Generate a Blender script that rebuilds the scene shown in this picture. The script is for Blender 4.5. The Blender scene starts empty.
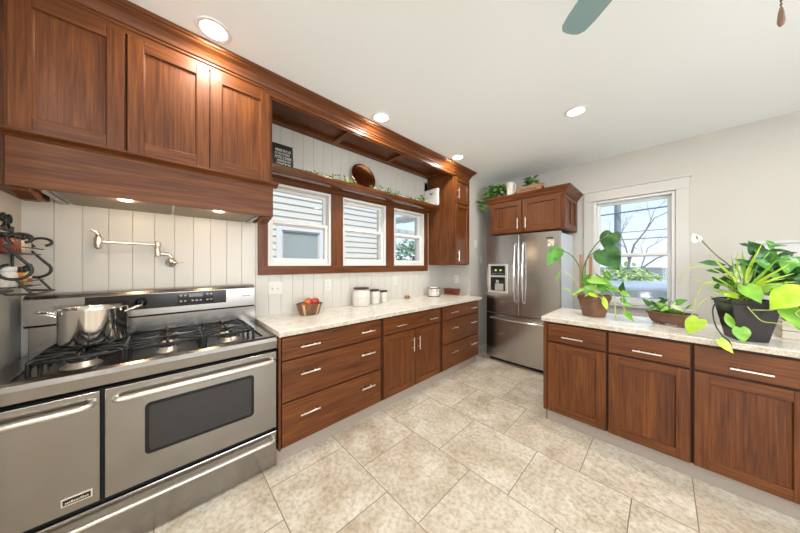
import bpy, math, random
from mathutils import Vector, Matrix

random.seed(11)
SC = bpy.context.scene
COL = SC.collection
PI = math.pi

# ------------------------------------------------------------------ camera
cam_data = bpy.data.cameras.new('camera')
cam_data.sensor_width = 36.0
cam_data.lens = 249.0 / 800.0 * 36.0
cam_data.shift_y = -1.7 / 800.0
cam_data.clip_start = 0.02
camera = bpy.data.objects.new('camera', cam_data)
COL.objects.link(camera)
camera.location = (0, 0, 1.38)
camera.rotation_euler = (PI / 2, 0, math.radians(46.7))
SC.camera = camera

# ------------------------------------------------------------------ world
world = bpy.data.worlds.new('sky')
SC.world = world
world.use_nodes = True
wn = world.node_tree.nodes
wl = world.node_tree.links
wn.clear()
w_out = wn.new('ShaderNodeOutputWorld')
w_bg = wn.new('ShaderNodeBackground')
w_tc = wn.new('ShaderNodeTexCoord')
w_sep = wn.new('ShaderNodeSeparateXYZ')
w_rmp = wn.new('ShaderNodeValToRGB')
w_rmp.color_ramp.elements[0].position = 0.0
w_rmp.color_ramp.elements[0].color = (0.86, 0.93, 1.0, 1)
w_rmp.color_ramp.elements[1].position = 0.75
w_rmp.color_ramp.elements[1].color = (0.36, 0.58, 0.95, 1)
w_e = w_rmp.color_ramp.elements.new(0.22)
w_e.color = (0.60, 0.79, 1.0, 1)
wl.new(w_tc.outputs['Generated'], w_sep.inputs[0])
wl.new(w_sep.outputs['Z'], w_rmp.inputs[0])
wl.new(w_rmp.outputs[0], w_bg.inputs[0])
wl.new(w_bg.outputs[0], w_out.inputs[0])
w_bg.inputs[1].default_value = 1.02

# ------------------------------------------------------------------ sun and added fill lamps
sun = bpy.data.lights.new('sun', 'SUN')
sun.energy = 2.9
sun.angle = math.radians(2)
sun.color = (1.0, 0.95, 0.88)
sun_o = bpy.data.objects.new('sun', sun)
COL.objects.link(sun_o)
sun_o.rotation_euler = Vector((-0.50, 0.22, -0.84)).to_track_quat('-Z', 'Y').to_euler()


def area(name, loc, direction, sx, sy, power, color):
    l = bpy.data.lights.new(name, 'AREA')
    l.shape = 'RECTANGLE'
    l.size = sx
    l.size_y = sy
    l.energy = power
    l.color = color
    o = bpy.data.objects.new(name, l)
    COL.objects.link(o)
    o.location = loc
    o.rotation_euler = Vector(direction).to_track_quat('-Z', 'Y').to_euler()
    return o


FILL_COL = (0.88, 0.95, 1.0)
area('fill_rear', (1.2, -3.25, 1.5), (0, 1, 0.32), 2.6, 1.5, 135, FILL_COL)  # soft fill lamp added behind the camera to brighten the room
area('fill_side', (3.45, 1.0, 1.5), (-1, 0, 0.25), 2.4, 1.5, 112, FILL_COL)  # second added fill lamp, outside the unseen right wall
CAN_POWER = 8.8

vs = SC.view_settings
SC.display_settings.display_device = 'sRGB'
vs.view_transform = 'Standard'
vs.look = 'None'
vs.gamma = 1
vs.use_curve_mapping = False
vs.exposure = 0.28

# ------------------------------------------------------------------ mesh helpers
ORG = {}


def mark(o, label=None, cat=None, group=None, kind=None):
    if label:
        o['label'] = label
    if cat:
        o['category'] = cat
    if group:
        o['group'] = group
    if kind:
        o['kind'] = kind
    return o


def thing(name, loc, label, cat, group=None):
    o = bpy.data.objects.new(name, None)
    o.empty_display_size = 0.05
    COL.objects.link(o)
    o.location = loc
    ORG[o.name] = Vector(loc)
    return mark(o, label, cat, group)


def rect(x0, x1, z0, z1):
    return [(x0, z0), (x1, z0), (x1, z1), (x0, z1)]


HEART = [(0, 0.42), (0.08, 0.80), (0.2, 0.99), (0.32, 0.99), (0.5, 0.83), (0.68, 0.56), (0.84, 0.27), (0.94, 0.09), (1.0, 0.0)]


def heart_w(u):
    for (a, p), (b, q) in zip(HEART, HEART[1:]):
        if u <= b:
            return p + (q - p) * (u - a) / (b - a)
    return 0.0


class MB:
    def __init__(self):
        self.v, self.f, self.m, self.s = [], [], [], []

    def add(self, vs_, fs, mat=0, smooth=False):
        b = len(self.v)
        self.v += [tuple(p) for p in vs_]
        for q in fs:
            self.f.append(tuple(b + i for i in q))
            self.m.append(mat)
            self.s.append(smooth)
        return self

    def box(self, x0, x1, y0, y1, z0, z1, mat=0):
        x0, x1 = min(x0, x1), max(x0, x1)
        y0, y1 = min(y0, y1), max(y0, y1)
        z0, z1 = min(z0, z1), max(z0, z1)
        v = [(x0, y0, z0), (x1, y0, z0), (x1, y1, z0), (x0, y1, z0), (x0, y0, z1), (x1, y0, z1), (x1, y1, z1), (x0, y1, z1)]
        f = [(0, 3, 2, 1), (4, 5, 6, 7), (0, 1, 5, 4), (1, 2, 6, 5), (2, 3, 7, 6), (3, 0, 4, 7)]
        return self.add(v, f, mat)

    def hexa(self, bot, top, mat=0):
        n = len(bot)
        f = [tuple(reversed(range(n))), tuple(range(n, 2 * n))]
        f += [(i, (i + 1) % n, n + (i + 1) % n, n + i) for i in range(n)]
        return self.add(list(bot) + list(top), f, mat)

    def prism(self, pts, axis, a, b, mat=0, smooth=False):
        n = len(pts)

        def mk(p, t):
            if axis == 'x':
                return (t, p[0], p[1])
            if axis == 'y':
                return (p[0], t, p[1])
            return (p[0], p[1], t)
        v = [mk(p, a) for p in pts] + [mk(p, b) for p in pts]
        self.add(v, [tuple(reversed(range(n))), tuple(range(n, 2 * n))], mat)
        self.add(v, [(i, (i + 1) % n, n + (i + 1) % n, n + i) for i in range(n)], mat, smooth)
        return self

    def tube(self, path, r, seg=10, mat=0, cap=True, flat=1.0):
        pts = [Vector(p) for p in path]
        n = len(pts)
        rad = r if isinstance(r, (list, tuple)) else [r] * n
        t0 = (pts[1] - pts[0]).normalized()
        up = Vector((0, 0, 1)) if abs(t0.z) < 0.9 else Vector((1, 0, 0))
        a = t0.cross(up).normalized()
        rings = []
        for i in range(n):
            if i == 0:
                t = pts[1] - pts[0]
            elif i == n - 1:
                t = pts[-1] - pts[-2]
            else:
                t = (pts[i + 1] - pts[i]).normalized() + (pts[i] - pts[i - 1]).normalized()
            if t.length < 1e-9:
                t = Vector((0, 0, 1))
            t.normalize()
            a = a - t * a.dot(t)
            if a.length < 1e-6:
                a = t.orthogonal()
            a.normalize()
            b = t.cross(a)
            rings.append([pts[i] + (a * math.cos(2 * PI * k / seg) + b * flat * math.sin(2 * PI * k / seg)) * rad[i] for k in range(seg)])
        v = [p for q in rings for p in q]
        f = []
        for i in range(n - 1):
            for k in range(seg):
                k2 = (k + 1) % seg
                f.append((i * seg + k, i * seg + k2, (i + 1) * seg + k2, (i + 1) * seg + k))
        self.add(v, f, mat, True)
        if cap:
            self.add(v, [tuple(reversed(range(seg))), tuple((n - 1) * seg + k for k in range(seg))], mat)
        return self

    def lathe(self, prof, c=(0, 0, 0), seg=28, axis='z', mat=0, smooth=True):
        v = []
        n = len(prof)
        for (r, h) in prof:
            r = max(r, 1e-5)
            for k in range(seg):
                a = 2 * PI * k / seg
                p, q = r * math.cos(a), r * math.sin(a)
                if axis == 'z':
                    v.append((c[0] + p, c[1] + q, c[2] + h))
                elif axis == 'x':
                    v.append((c[0] + h, c[1] + p, c[2] + q))
                else:
                    v.append((c[0] + q, c[1] + h, c[2] + p))
        f = []
        for i in range(n - 1):
            for k in range(seg):
                k2 = (k + 1) % seg
                f.append((i * seg + k, i * seg + k2, (i + 1) * seg + k2, (i + 1) * seg + k))
        return self.add(v, f, mat, smooth)

    def ball(self, c, r, seg=14, rings=8, sz=1.0, mat=0):
        prof = [(r * math.sin(PI * i / rings), -r * sz * math.cos(PI * i / rings)) for i in range(rings + 1)]
        return self.lathe(prof, c, seg, 'z', mat)

    def leaf(self, base, tip, ratio=0.6, normal=(0, -0.7, 0.6), droop=0.12, fold=0.18, kind='heart', mat=0, n=8):
        b, t = Vector(base), Vector(tip)
        d = t - b
        L = d.length
        d.normalize()
        nrm = Vector(normal)
        nrm = nrm - d * nrm.dot(d)
        if nrm.length < 1e-4:
            nrm = d.orthogonal()
        nrm.normalize()
        s = d.cross(nrm).normalized()
        hw = L * ratio / 2
        v, f = [], []
        for i in range(n + 1):
            u = i / n
            if kind == 'heart':
                w = heart_w(u)
            elif kind == 'blade':
                w = min(1.0, 0.35 + 1.8 * u) * (1 - u ** 3)
            else:
                w = math.sin(PI * u ** 0.9) if 0 < u < 1 else 0.0
                w = max(w, 0.02)
            for c in (-1, -0.5, 0, 0.5, 1):
                back = -0.16 * L * (abs(c) ** 1.5) * max(0, 1 - u * 3.0) if kind == 'heart' else 0
                p = b + d * (L * u + back) + s * (hw * w * c) + nrm * (fold * hw * w * abs(c) - droop * L * (u - 0.35) ** 2 + 0.02 * L * math.sin(u * 9 + c * 2))
                v.append(p)
        for i in range(n):
            for k in range(4):
                f.append((i * 5 + k, i * 5 + k + 1, (i + 1) * 5 + k + 1, (i + 1) * 5 + k))
        return self.add(v, f, mat, True)

    def build(self, name, mats, parent=None, org=None, bevel=0.0, label=None, cat=None, group=None, kind=None, solid=0.0, seg=2, sub=0):
        if not isinstance(mats, (list, tuple)):
            mats = [mats]
        if parent is not None:
            o3 = ORG[parent.name]
        else:
            o3 = Vector(org) if org is not None else Vector((0, 0, 0))
        me = bpy.data.meshes.new(name)
        me.from_pydata([(p[0] - o3.x, p[1] - o3.y, p[2] - o3.z) for p in self.v], [], self.f)
        for mm in mats:
            me.materials.append(mm)
        for i, p in enumerate(me.polygons):
            p.material_index = self.m[i]
            p.use_smooth = self.s[i]
        me.update()
        o = bpy.data.objects.new(name, me)
        COL.objects.link(o)
        if parent is not None:
            o.parent = parent
        else:
            o.location = o3
        ORG[o.name] = o3
        if bevel:
            md = o.modifiers.new('bevel', 'BEVEL')
            md.width = bevel
            md.segments = seg
            md.limit_method = 'ANGLE'
            md.angle_limit = math.radians(40)
        if sub:
            md = o.modifiers.new('sub', 'SUBSURF')
            md.levels = sub
            md.render_levels = sub
        if solid:
            md = o.modifiers.new('solid', 'SOLIDIFY')
            md.thickness = solid
            md.offset = 0
        return mark(o, label, cat, group, kind)


def smooth(path, k=5):
    P = [Vector(p) for p in path]
    P = [P[0] * 2 - P[1]] + P + [P[-1] * 2 - P[-2]]
    out = []
    for i in range(1, len(P) - 2):
        a, b, c, d = P[i - 1:i + 3]
        for s in range(k):
            t = s / k
            out.append(0.5 * (2 * b + (c - a) * t + (2 * a - 5 * b + 4 * c - d) * t * t + (3 * b - a - 3 * c + d) * t ** 3))
    return out + [P[-2]]


def copy_tree(o, parent=None):
    c = o.copy()
    COL.objects.link(c)
    ORG[c.name] = ORG[o.name]
    if parent is not None:
        c.parent = parent
    for ch in list(o.children):
        copy_tree(ch, c)
    return c


# ------------------------------------------------------------------ materials
def new_mat(name):
    m = bpy.data.materials.new(name)
    m.use_nodes = True
    nt = m.node_tree
    return m, nt, nt.nodes['Principled BSDF']


def plain(name, col, rough=0.5, metal=0.0, noise=0.0, nscale=20, bump=0.0, spec=None, coat=0.0, vary=0.0):
    m, nt, b = new_mat(name)
    b.inputs['Roughness'].default_value = rough
    b.inputs['Metallic'].default_value = metal
    b.inputs['Base Color'].default_value = (*col, 1)
    if spec is not None:
        b.inputs['Specular IOR Level'].default_value = spec
    if coat:
        b.inputs['Coat Weight'].default_value = coat
        b.inputs['Coat Roughness'].default_value = 0.15
    if noise or bump:
        tc = nt.nodes.new('ShaderNodeTexCoord')
        nz = nt.nodes.new('ShaderNodeTexNoise')
        nz.inputs['Scale'].default_value = nscale
        nz.inputs['Detail'].default_value = 5
        nt.links.new(tc.outputs['Object'], nz.inputs['Vector'])
        if noise:
            rp = nt.nodes.new('ShaderNodeValToRGB')
            rp.color_ramp.elements[0].position = 0.3
            rp.color_ramp.elements[1].position = 0.7
            rp.color_ramp.elements[0].color = (*[c * (1 - noise) for c in col], 1)
            rp.color_ramp.elements[1].color = (*[min(1, c * (1 + noise)) for c in col], 1)
            nt.links.new(nz.outputs['Fac'], rp.inputs[0])
            nt.links.new(rp.outputs[0], b.inputs['Base Color'])
        if bump:
            bp = nt.nodes.new('ShaderNodeBump')
            bp.inputs['Strength'].default_value = bump
            bp.inputs['Distance'].default_value = 0.01
            nt.links.new(nz.outputs['Fac'], bp.inputs['Height'])
            nt.links.new(bp.outputs[0], b.inputs['Normal'])
    return m


def emit(name, col, strength):
    m, nt, b = new_mat(name)
    b.inputs['Base Color'].default_value = (*col, 1)
    b.inputs['Emission Color'].default_value = (*col, 1)
    b.inputs['Emission Strength'].default_value = strength
    return m


def wood(name, axis, c0, c1, c2, rough=0.40, fine=95.0, long=3.0, bump=0.06):
    m, nt, b = new_mat(name)
    N, L = nt.nodes, nt.links
    tc = N.new('ShaderNodeTexCoord')
    oi = N.new('ShaderNodeObjectInfo')
    off = N.new('ShaderNodeVectorMath')
    off.operation = 'ADD'
    mul = N.new('ShaderNodeMath')
    mul.operation = 'MULTIPLY'
    mul.inputs[1].default_value = 7.3
    L.new(oi.outputs['Random'], mul.inputs[0])
    L.new(tc.outputs['Object'], off.inputs[0])
    L.new(mul.outputs[0], off.inputs[1])
    mp = N.new('ShaderNodeMapping')
    sc = [fine, fine, fine]
    sc['xyz'.index(axis)] = long
    mp.inputs['Scale'].default_value = sc
    L.new(off.outputs[0], mp.inputs['Vector'])
    nz = N.new('ShaderNodeTexNoise')
    nz.inputs['Scale'].default_value = 1.0
    nz.inputs['Detail'].default_value = 7
    nz.inputs['Roughness'].default_value = 0.65
    nz.inputs['Distortion'].default_value = 0.5
    L.new(mp.outputs[0], nz.inputs['Vector'])
    mp2 = N.new('ShaderNodeMapping')
    sc2 = [7.0, 7.0, 7.0]
    sc2['xyz'.index(axis)] = 1.4
    mp2.inputs['Scale'].default_value = sc2
    L.new(off.outputs[0], mp2.inputs['Vector'])
    nz2 = N.new('ShaderNodeTexNoise')
    nz2.inputs['Scale'].default_value = 1.0
    nz2.inputs['Detail'].default_value = 3
    nz2.inputs['Distortion'].default_value = 1.2
    L.new(mp2.outputs[0], nz2.inputs['Vector'])
    mx = N.new('ShaderNodeMath')
    mx.operation = 'MULTIPLY_ADD'
    mx.inputs[1].default_value = 0.68
    hf = N.new('ShaderNodeMath')
    hf.operation = 'MULTIPLY'
    hf.inputs[1].default_value = 0.32
    L.new(nz2.outputs['Fac'], hf.inputs[0])
    L.new(nz.outputs['Fac'], mx.inputs[0])
    L.new(hf.outputs[0], mx.inputs[2])
    rp = N.new('ShaderNodeValToRGB')
    e = rp.color_ramp.elements
    e[0].position, e[0].color = 0.33, (*c0, 1)
    e[1].position, e[1].color = 0.68, (*c2, 1)
    k = e.new(0.5)
    k.color = (*c1, 1)
    L.new(mx.outputs[0], rp.inputs[0])
    L.new(rp.outputs[0], b.inputs['Base Color'])
    b.inputs['Roughness'].default_value = rough
    b.inputs['Specular IOR Level'].default_value = 0.32
    bp = N.new('ShaderNodeBump')
    bp.inputs['Strength'].default_value = bump
    bp.inputs['Distance'].default_value = 0.01
    L.new(nz.outputs['Fac'], bp.inputs['Height'])
    L.new(bp.outputs[0], b.inputs['Normal'])
    return m


def brushed(name, col, axis, rough=0.28):
    m, nt, b = new_mat(name)
    N, L = nt.nodes, nt.links
    b.inputs['Metallic'].default_value = 1.0
    b.inputs['Base Color'].default_value = (*col, 1)
    tc = N.new('ShaderNodeTexCoord')
    mp = N.new('ShaderNodeMapping')
    s = [260.0, 260.0, 260.0]
    s['xyz'.index(axis)] = 3.0
    mp.inputs['Scale'].default_value = s
    L.new(tc.outputs['Object'], mp.inputs['Vector'])
    nz = N.new('ShaderNodeTexNoise')
    nz.inputs['Scale'].default_value = 1.0
    nz.inputs['Detail'].default_value = 2
    L.new(mp.outputs[0], nz.inputs['Vector'])
    mr = N.new('ShaderNodeMapRange')
    mr.inputs['To Min'].default_value = rough - 0.02
    mr.inputs['To Max'].default_value = rough + 0.03
    L.new(nz.outputs['Fac'], mr.inputs['Value'])
    L.new(mr.outputs[0], b.inputs['Roughness'])
    bp = N.new('ShaderNodeBump')
    bp.inputs['Strength'].default_value = 0.0
    bp.inputs['Distance'].default_value = 0.002
    L.new(nz.outputs['Fac'], bp.inputs['Height'])
    L.new(bp.outputs[0], b.inputs['Normal'])
    return m


W0, W1, W2 = (0.047, 0.0115, 0.0028), (0.118, 0.0335, 0.0070), (0.196, 0.064, 0.0135)
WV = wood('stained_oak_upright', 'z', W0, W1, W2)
WV_SHADE = wood('gap_shade_wood', 'z', (0.030, 0.008, 0.003), (0.052, 0.014, 0.005), (0.08, 0.024, 0.008), rough=0.5)  # same oak darkened: shade of the gaps between fronts put into its colour
WHY = wood('stained_oak_lengthwise', 'y', W0, W1, W2)
WHX = wood('stained_oak_crosswise', 'x', W0, W1, W2)
DARKGAP = plain('dark_cabinet_frame', (0.022, 0.007, 0.004), 0.6)
STEEL = brushed('brushed_steel', (0.285, 0.264, 0.243), 'y', 0.2)
STEELX = brushed('brushed_steel_cross', (0.47, 0.445, 0.42), 'x', 0.2)
STEEL_D = brushed('dark_steel', (0.20, 0.18, 0.165), 'y', 0.32)
CHROME = plain('polished_steel', (0.84, 0.81, 0.77), 0.10, 1.0)
NICKEL = plain('satin_nickel', (0.80, 0.74, 0.67), 0.3, 1.0)
IRON = plain('black_cast_iron', (0.008, 0.0075, 0.0075), 0.36, spec=0.35)
BLACK = plain('black_gap', (0.006, 0.006, 0.006), 0.7)
BLKGLASS = plain('black_glass', (0.008, 0.008, 0.009), 0.07)
BLKMETAL = plain('black_wrought_metal', (0.010, 0.009, 0.008), 0.4)
WHITE = plain('white_vinyl', (0.68, 0.665, 0.64), 0.35)
TRIMW = plain('cream_trim_paint', (0.555, 0.522, 0.475), 0.4)
WALL = plain('cream_wall_paint', (0.515, 0.480, 0.430), 0.55, noise=0.012, nscale=3)
CEIL = plain('ceiling_paint', (0.895, 0.915, 0.915), 0.8)
BOARD = plain('beadboard_paint', (0.585, 0.545, 0.490), 0.38)
PLASTIC = plain('white_plastic', (0.64, 0.62, 0.58), 0.35)
CERAMIC = plain('cream_ceramic', (0.62, 0.58, 0.52), 0.25, noise=0.03, nscale=8)
SOIL = plain('potting_soil', (0.028, 0.018, 0.012), 0.95, noise=0.5, nscale=60, bump=0.6)
FRIDGE_SIDE = plain('light_grey_enamel', (0.62, 0.66, 0.70), 0.32)


def glass_mat():
    m = bpy.data.materials.new('window_glass')
    m.use_nodes = True
    N, L = m.node_tree.nodes, m.node_tree.links
    N.clear()
    o = N.new('ShaderNodeOutputMaterial')
    t = N.new('ShaderNodeBsdfTransparent')
    g = N.new('ShaderNodeBsdfGlossy')
    g.inputs['Roughness'].default_value = 0.02
    mx = N.new('ShaderNodeMixShader')
    mx.inputs[0].default_value = 0.012
    L.new(t.outputs[0], mx.inputs[1])
    L.new(g.outputs[0], mx.inputs[2])
    L.new(mx.outputs[0], o.inputs[0])
    return m


GLASS = glass_mat()


def jar_glass_mat():
    m, nt, b = new_mat('clear_jar_glass')
    b.inputs['Base Color'].default_value = (0.85, 0.83, 0.78, 1)
    b.inputs['Transmission Weight'].default_value = 0.6
    b.inputs['Roughness'].default_value = 0.08
    return m


JAR = jar_glass_mat()


def floor_mat():
    m, nt, b = new_mat('travertine_tile')
    N, L = nt.nodes, nt.links
    tc = N.new('ShaderNodeTexCoord')
    mp = N.new('ShaderNodeMapping')
    mp.inputs['Location'].default_value = (0.132 + 20 * 0.512, -2.005 + 20 * 0.512, 0)
    L.new(tc.outputs['Object'], mp.inputs['Vector'])
    br = N.new('ShaderNodeTexBrick')
    br.offset = 0.5
    br.inputs['Scale'].default_value = 1.0
    br.inputs['Brick Width'].default_value = 0.512
    br.inputs['Row Height'].default_value = 0.512
    br.inputs['Mortar Size'].default_value = 0.0028
    br.inputs['Mortar Smooth'].default_value = 0.3
    br.inputs['Bias'].default_value = 0.0
    br.inputs['Color1'].default_value = (0.0, 0.0, 0.0, 1)
    br.inputs['Color2'].default_value = (1.0, 1.0, 1.0, 1)
    br.inputs['Mortar'].default_value = (0.5, 0.5, 0.5, 1)
    L.new(mp.outputs[0], br.inputs['Vector'])
    # clouds, shifted tile by tile
    off = N.new('ShaderNodeVectorMath')
    off.operation = 'MULTIPLY_ADD'
    off.inputs[1].default_value = (3.1, 5.7, 2.0)
    L.new(br.outputs['Color'], off.inputs[0])
    L.new(tc.outputs['Object'], off.inputs[2])
    n1 = N.new('ShaderNodeTexNoise')
    n1.inputs['Scale'].default_value = 3.6
    n1.inputs['Detail'].default_value = 9
    n1.inputs['Roughness'].default_value = 0.68
    n1.inputs['Distortion'].default_value = 0.5
    L.new(off.outputs[0], n1.inputs['Vector'])
    r1 = N.new('ShaderNodeValToRGB')
    e = r1.color_ramp.elements
    e[0].position, e[0].color = 0.30, (0.42, 0.335, 0.245, 1)
    e[1].position, e[1].color = 0.72, (0.74, 0.68, 0.59, 1)
    k = e.new(0.46)
    k.color = (0.58, 0.495, 0.39, 1)
    k = e.new(0.56)
    k.color = (0.66, 0.585, 0.485, 1)
    L.new(n1.outputs['Fac'], r1.inputs[0])
    n2 = N.new('ShaderNodeTexNoise')
    n2.inputs['Scale'].default_value = 38.0
    n2.inputs['Detail'].default_value = 5
    n2.inputs['Roughness'].default_value = 0.7
    L.new(off.outputs[0], n2.inputs['Vector'])
    r2 = N.new('ShaderNodeValToRGB')
    r2.color_ramp.elements[0].position = 0.36
    r2.color_ramp.elements[0].color = (0.62, 0.56, 0.48, 1)
    r2.color_ramp.elements[1].position = 0.56
    r2.color_ramp.elements[1].color = (1, 1, 1, 1)
    L.new(n2.outputs['Fac'], r2.inputs[0])
    mx = N.new('ShaderNodeMix')
    mx.data_type = 'RGBA'
    mx.blend_type = 'MULTIPLY'
    mx.inputs['Factor'].default_value = 0.75
    L.new(r1.outputs[0], mx.inputs['A'])
    L.new(r2.outputs[0], mx.inputs['B'])
    mg = N.new('ShaderNodeMix')
    mg.data_type = 'RGBA'
    mg.inputs['B'].default_value = (0.20, 0.15, 0.10, 1)
    L.new(br.outputs['Fac'], mg.inputs['Factor'])
    L.new(mx.outputs['Result'], mg.inputs['A'])
    L.new(mg.outputs['Result'], b.inputs['Base Color'])
    rr = N.new('ShaderNodeMapRange')
    rr.inputs['To Min'].default_value = 0.28
    rr.inputs['To Max'].default_value = 0.5
    L.new(n1.outputs['Fac'], rr.inputs['Value'])
    L.new(rr.outputs[0], b.inputs['Roughness'])
    inv = N.new('ShaderNodeMath')
    inv.operation = 'MULTIPLY_ADD'
    inv.inputs[1].default_value = -1.0
    L.new(br.outputs['Fac'], inv.inputs[0])
    L.new(n2.outputs['Fac'], inv.inputs[2])
    bp = N.new('ShaderNodeBump')
    bp.inputs['Strength'].default_value = 0.18
    bp.inputs['Distance'].default_value = 0.006
    L.new(inv.outputs[0], bp.inputs['Height'])
    L.new(bp.outputs[0], b.inputs['Normal'])
    return m


def stone_mat(name, base, blotch, speck, rough, sc=1.0):
    m, nt, b = new_mat(name)
    N, L = nt.nodes, nt.links
    tc = N.new('ShaderNodeTexCoord')
    n1 = N.new('ShaderNodeTexNoise')
    n1.inputs['Scale'].default_value = 16 * sc
    n1.inputs['Detail'].default_value = 8
    n1.inputs['Roughness'].default_value = 0.75
    L.new(tc.outputs['Object'], n1.inputs['Vector'])
    r1 = N.new('ShaderNodeValToRGB')
    e = r1.color_ramp.elements
    e[0].position, e[0].color = 0.36, (*blotch, 1)
    e[1].position, e[1].color = 0.56, (*base, 1)
    L.new(n1.outputs['Fac'], r1.inputs[0])
    vo = N.new('ShaderNodeTexNoise')
    vo.inputs['Scale'].default_value = 150 * sc
    vo.inputs['Detail'].default_value = 2
    L.new(tc.outputs['Object'], vo.inputs['Vector'])
    r2 = N.new('ShaderNodeValToRGB')
    r2.color_ramp.elements[0].position = 0.34
    r2.color_ramp.elements[0].color = (1, 1, 1, 1)
    r2.color_ramp.elements[1].position = 0.43
    r2.color_ramp.elements[1].color = (0, 0, 0, 1)
    L.new(vo.outputs['Fac'], r2.inputs[0])
    mx = N.new('ShaderNodeMix')
    mx.data_type = 'RGBA'
    mx.inputs['B'].default_value = (*speck, 1)
    L.new(r2.outputs[0], mx.inputs['Factor'])
    L.new(r1.outputs[0], mx.inputs['A'])
    L.new(mx.outputs['Result'], b.inputs['Base Color'])
    b.inputs['Roughness'].default_value = rough
    return m


FLOOR = floor_mat()
STONE = stone_mat('pale_granite', (0.81, 0.775, 0.715), (0.67, 0.60, 0.51), (0.46, 0.37, 0.28), 0.2)
STONE_EDGE = stone_mat('rough_granite_edge', (0.68, 0.60, 0.49), (0.46, 0.36, 0.25), (0.17, 0.115, 0.07), 0.6, 1.6)


def leafmat(name, c_dark, c_light, rough=0.35, sc=14):
    m = plain(name, c_dark, rough, noise=0.0)
    nt = m.node_tree
    b = nt.nodes['Principled BSDF']
    tc = nt.nodes.new('ShaderNodeTexCoord')
    nz = nt.nodes.new('ShaderNodeTexNoise')
    nz.inputs['Scale'].default_value = sc
    nz.inputs['Detail'].default_value = 3
    rp = nt.nodes.new('ShaderNodeValToRGB')
    rp.color_ramp.elements[0].position = 0.38
    rp.color_ramp.elements[0].color = (*c_dark, 1)
    rp.color_ramp.elements[1].position = 0.64
    rp.color_ramp.elements[1].color = (*c_light, 1)
    nt.links.new(tc.outputs['Object'], nz.inputs['Vector'])
    nt.links.new(nz.outputs['Fac'], rp.inputs[0])
    nt.links.new(rp.outputs[0], b.inputs['Base Color'])
    b.inputs['Subsurface Weight'].default_value = 0.0
    return m


LF = {'d': leafmat('deep_green_leaf', (0.016, 0.075, 0.014), (0.045, 0.155, 0.030)),
      'm': leafmat('mid_green_leaf', (0.045, 0.19, 0.018), (0.12, 0.34, 0.035)),
      'l': leafmat('light_green_leaf', (0.15, 0.38, 0.025), (0.30, 0.55, 0.06)),
      'y': leafmat('lime_leaf', (0.36, 0.56, 0.02), (0.52, 0.68, 0.08)),
      'p': leafmat('variegated_leaf', (0.30, 0.45, 0.14), (0.66, 0.70, 0.46), 0.35, 40)}
LKEYS = ['d', 'm', 'l', 'y', 'p']
LMATS = [LF[k] for k in LKEYS]
STEMG = plain('green_stem', (0.10, 0.17, 0.03), 0.5)
STEMY = plain('yellow_green_stem', (0.42, 0.50, 0.12), 0.5)
STEMB = plain('dark_stem', (0.020, 0.030, 0.016), 0.5)
BROWNCLAY = plain('glazed_brown_clay', (0.165, 0.075, 0.042), 0.22, noise=0.4, nscale=9)
POTHOS_BIG = [
    ((-0.302, 2.74, 1.648), (-0.347, 2.73, 1.502), 1.00, 'd'),
    ((-0.359, 2.72, 1.506), (-0.249, 2.68, 1.334), 0.88, 'd'),
    ((-0.693, 2.72, 1.53), (-0.77, 2.66, 1.369), 0.66, 'm'),
]
POTHOS_SMALL = [
    ((-0.448, 2.72, 1.255), (-0.325, 2.66, 1.221), 0.60, 'l'),
    ((-0.336, 2.7, 1.269), (-0.331, 2.68, 1.337), 0.50, 'm'),
    ((-0.304, 2.7, 1.262), (-0.334, 2.68, 1.337), 0.35, 'm'),
    ((-0.235, 2.7, 1.151), (-0.228, 2.68, 1.25), 0.50, 'd'),
    ((-0.234, 2.68, 1.161), (-0.179, 2.66, 1.127), 0.60, 'l'),
    ((-0.22, 2.66, 1.076), (-0.178, 2.64, 1.059), 0.80, 'l'),
    ((-0.214, 2.66, 1.005), (-0.159, 2.62, 0.941), 0.45, 'l'),
    ((-0.48, 2.7, 1.166), (-0.531, 2.66, 1.147), 0.60, 'l'),
    ((-0.596, 2.68, 1.15), (-0.63, 2.66, 1.167), 0.50, 'l'),
    ((-0.459, 2.7, 1.185), (-0.37, 2.66, 1.168), 0.50, 'l'),
    ((-0.399, 2.72, 1.196), (-0.295, 2.68, 1.156), 0.60, 'm'),
    ((-0.502, 2.74, 1.216), (-0.448, 2.72, 1.308), 0.60, 'm'),
    ((-0.517, 2.7, 1.155), (-0.576, 2.66, 1.099), 0.35, 'l'),
    ((-0.382, 2.74, 1.24), (-0.287, 2.72, 1.195), 0.70, 'l'),
    ((-0.3, 2.72, 1.186), (-0.241, 2.69, 1.159), 0.60, 'l'),
    ((-0.431, 2.7, 1.152), (-0.48, 2.66, 1.099), 0.50, 'l'),
    ((-0.353, 2.68, 1.117), (-0.324, 2.65, 1.007), 0.35, 'y'),
    ((-0.422, 2.78, 1.218), (-0.502, 2.74, 1.189), 0.60, 'm'),
    ((-0.362, 2.8, 1.212), (-0.415, 2.78, 1.298), 0.60, 'm'),
    ((-0.233, 2.67, 1.113), (-0.207, 2.65, 1.062), 0.60, 'm'),
    ((-0.456, 2.68, 1.134), (-0.381, 2.64, 1.11), 0.40, 'y'),
    ((-0.672, 2.7, 1.312), (-0.7, 2.68, 1.218), 0.30, 'l'),
]
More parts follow.
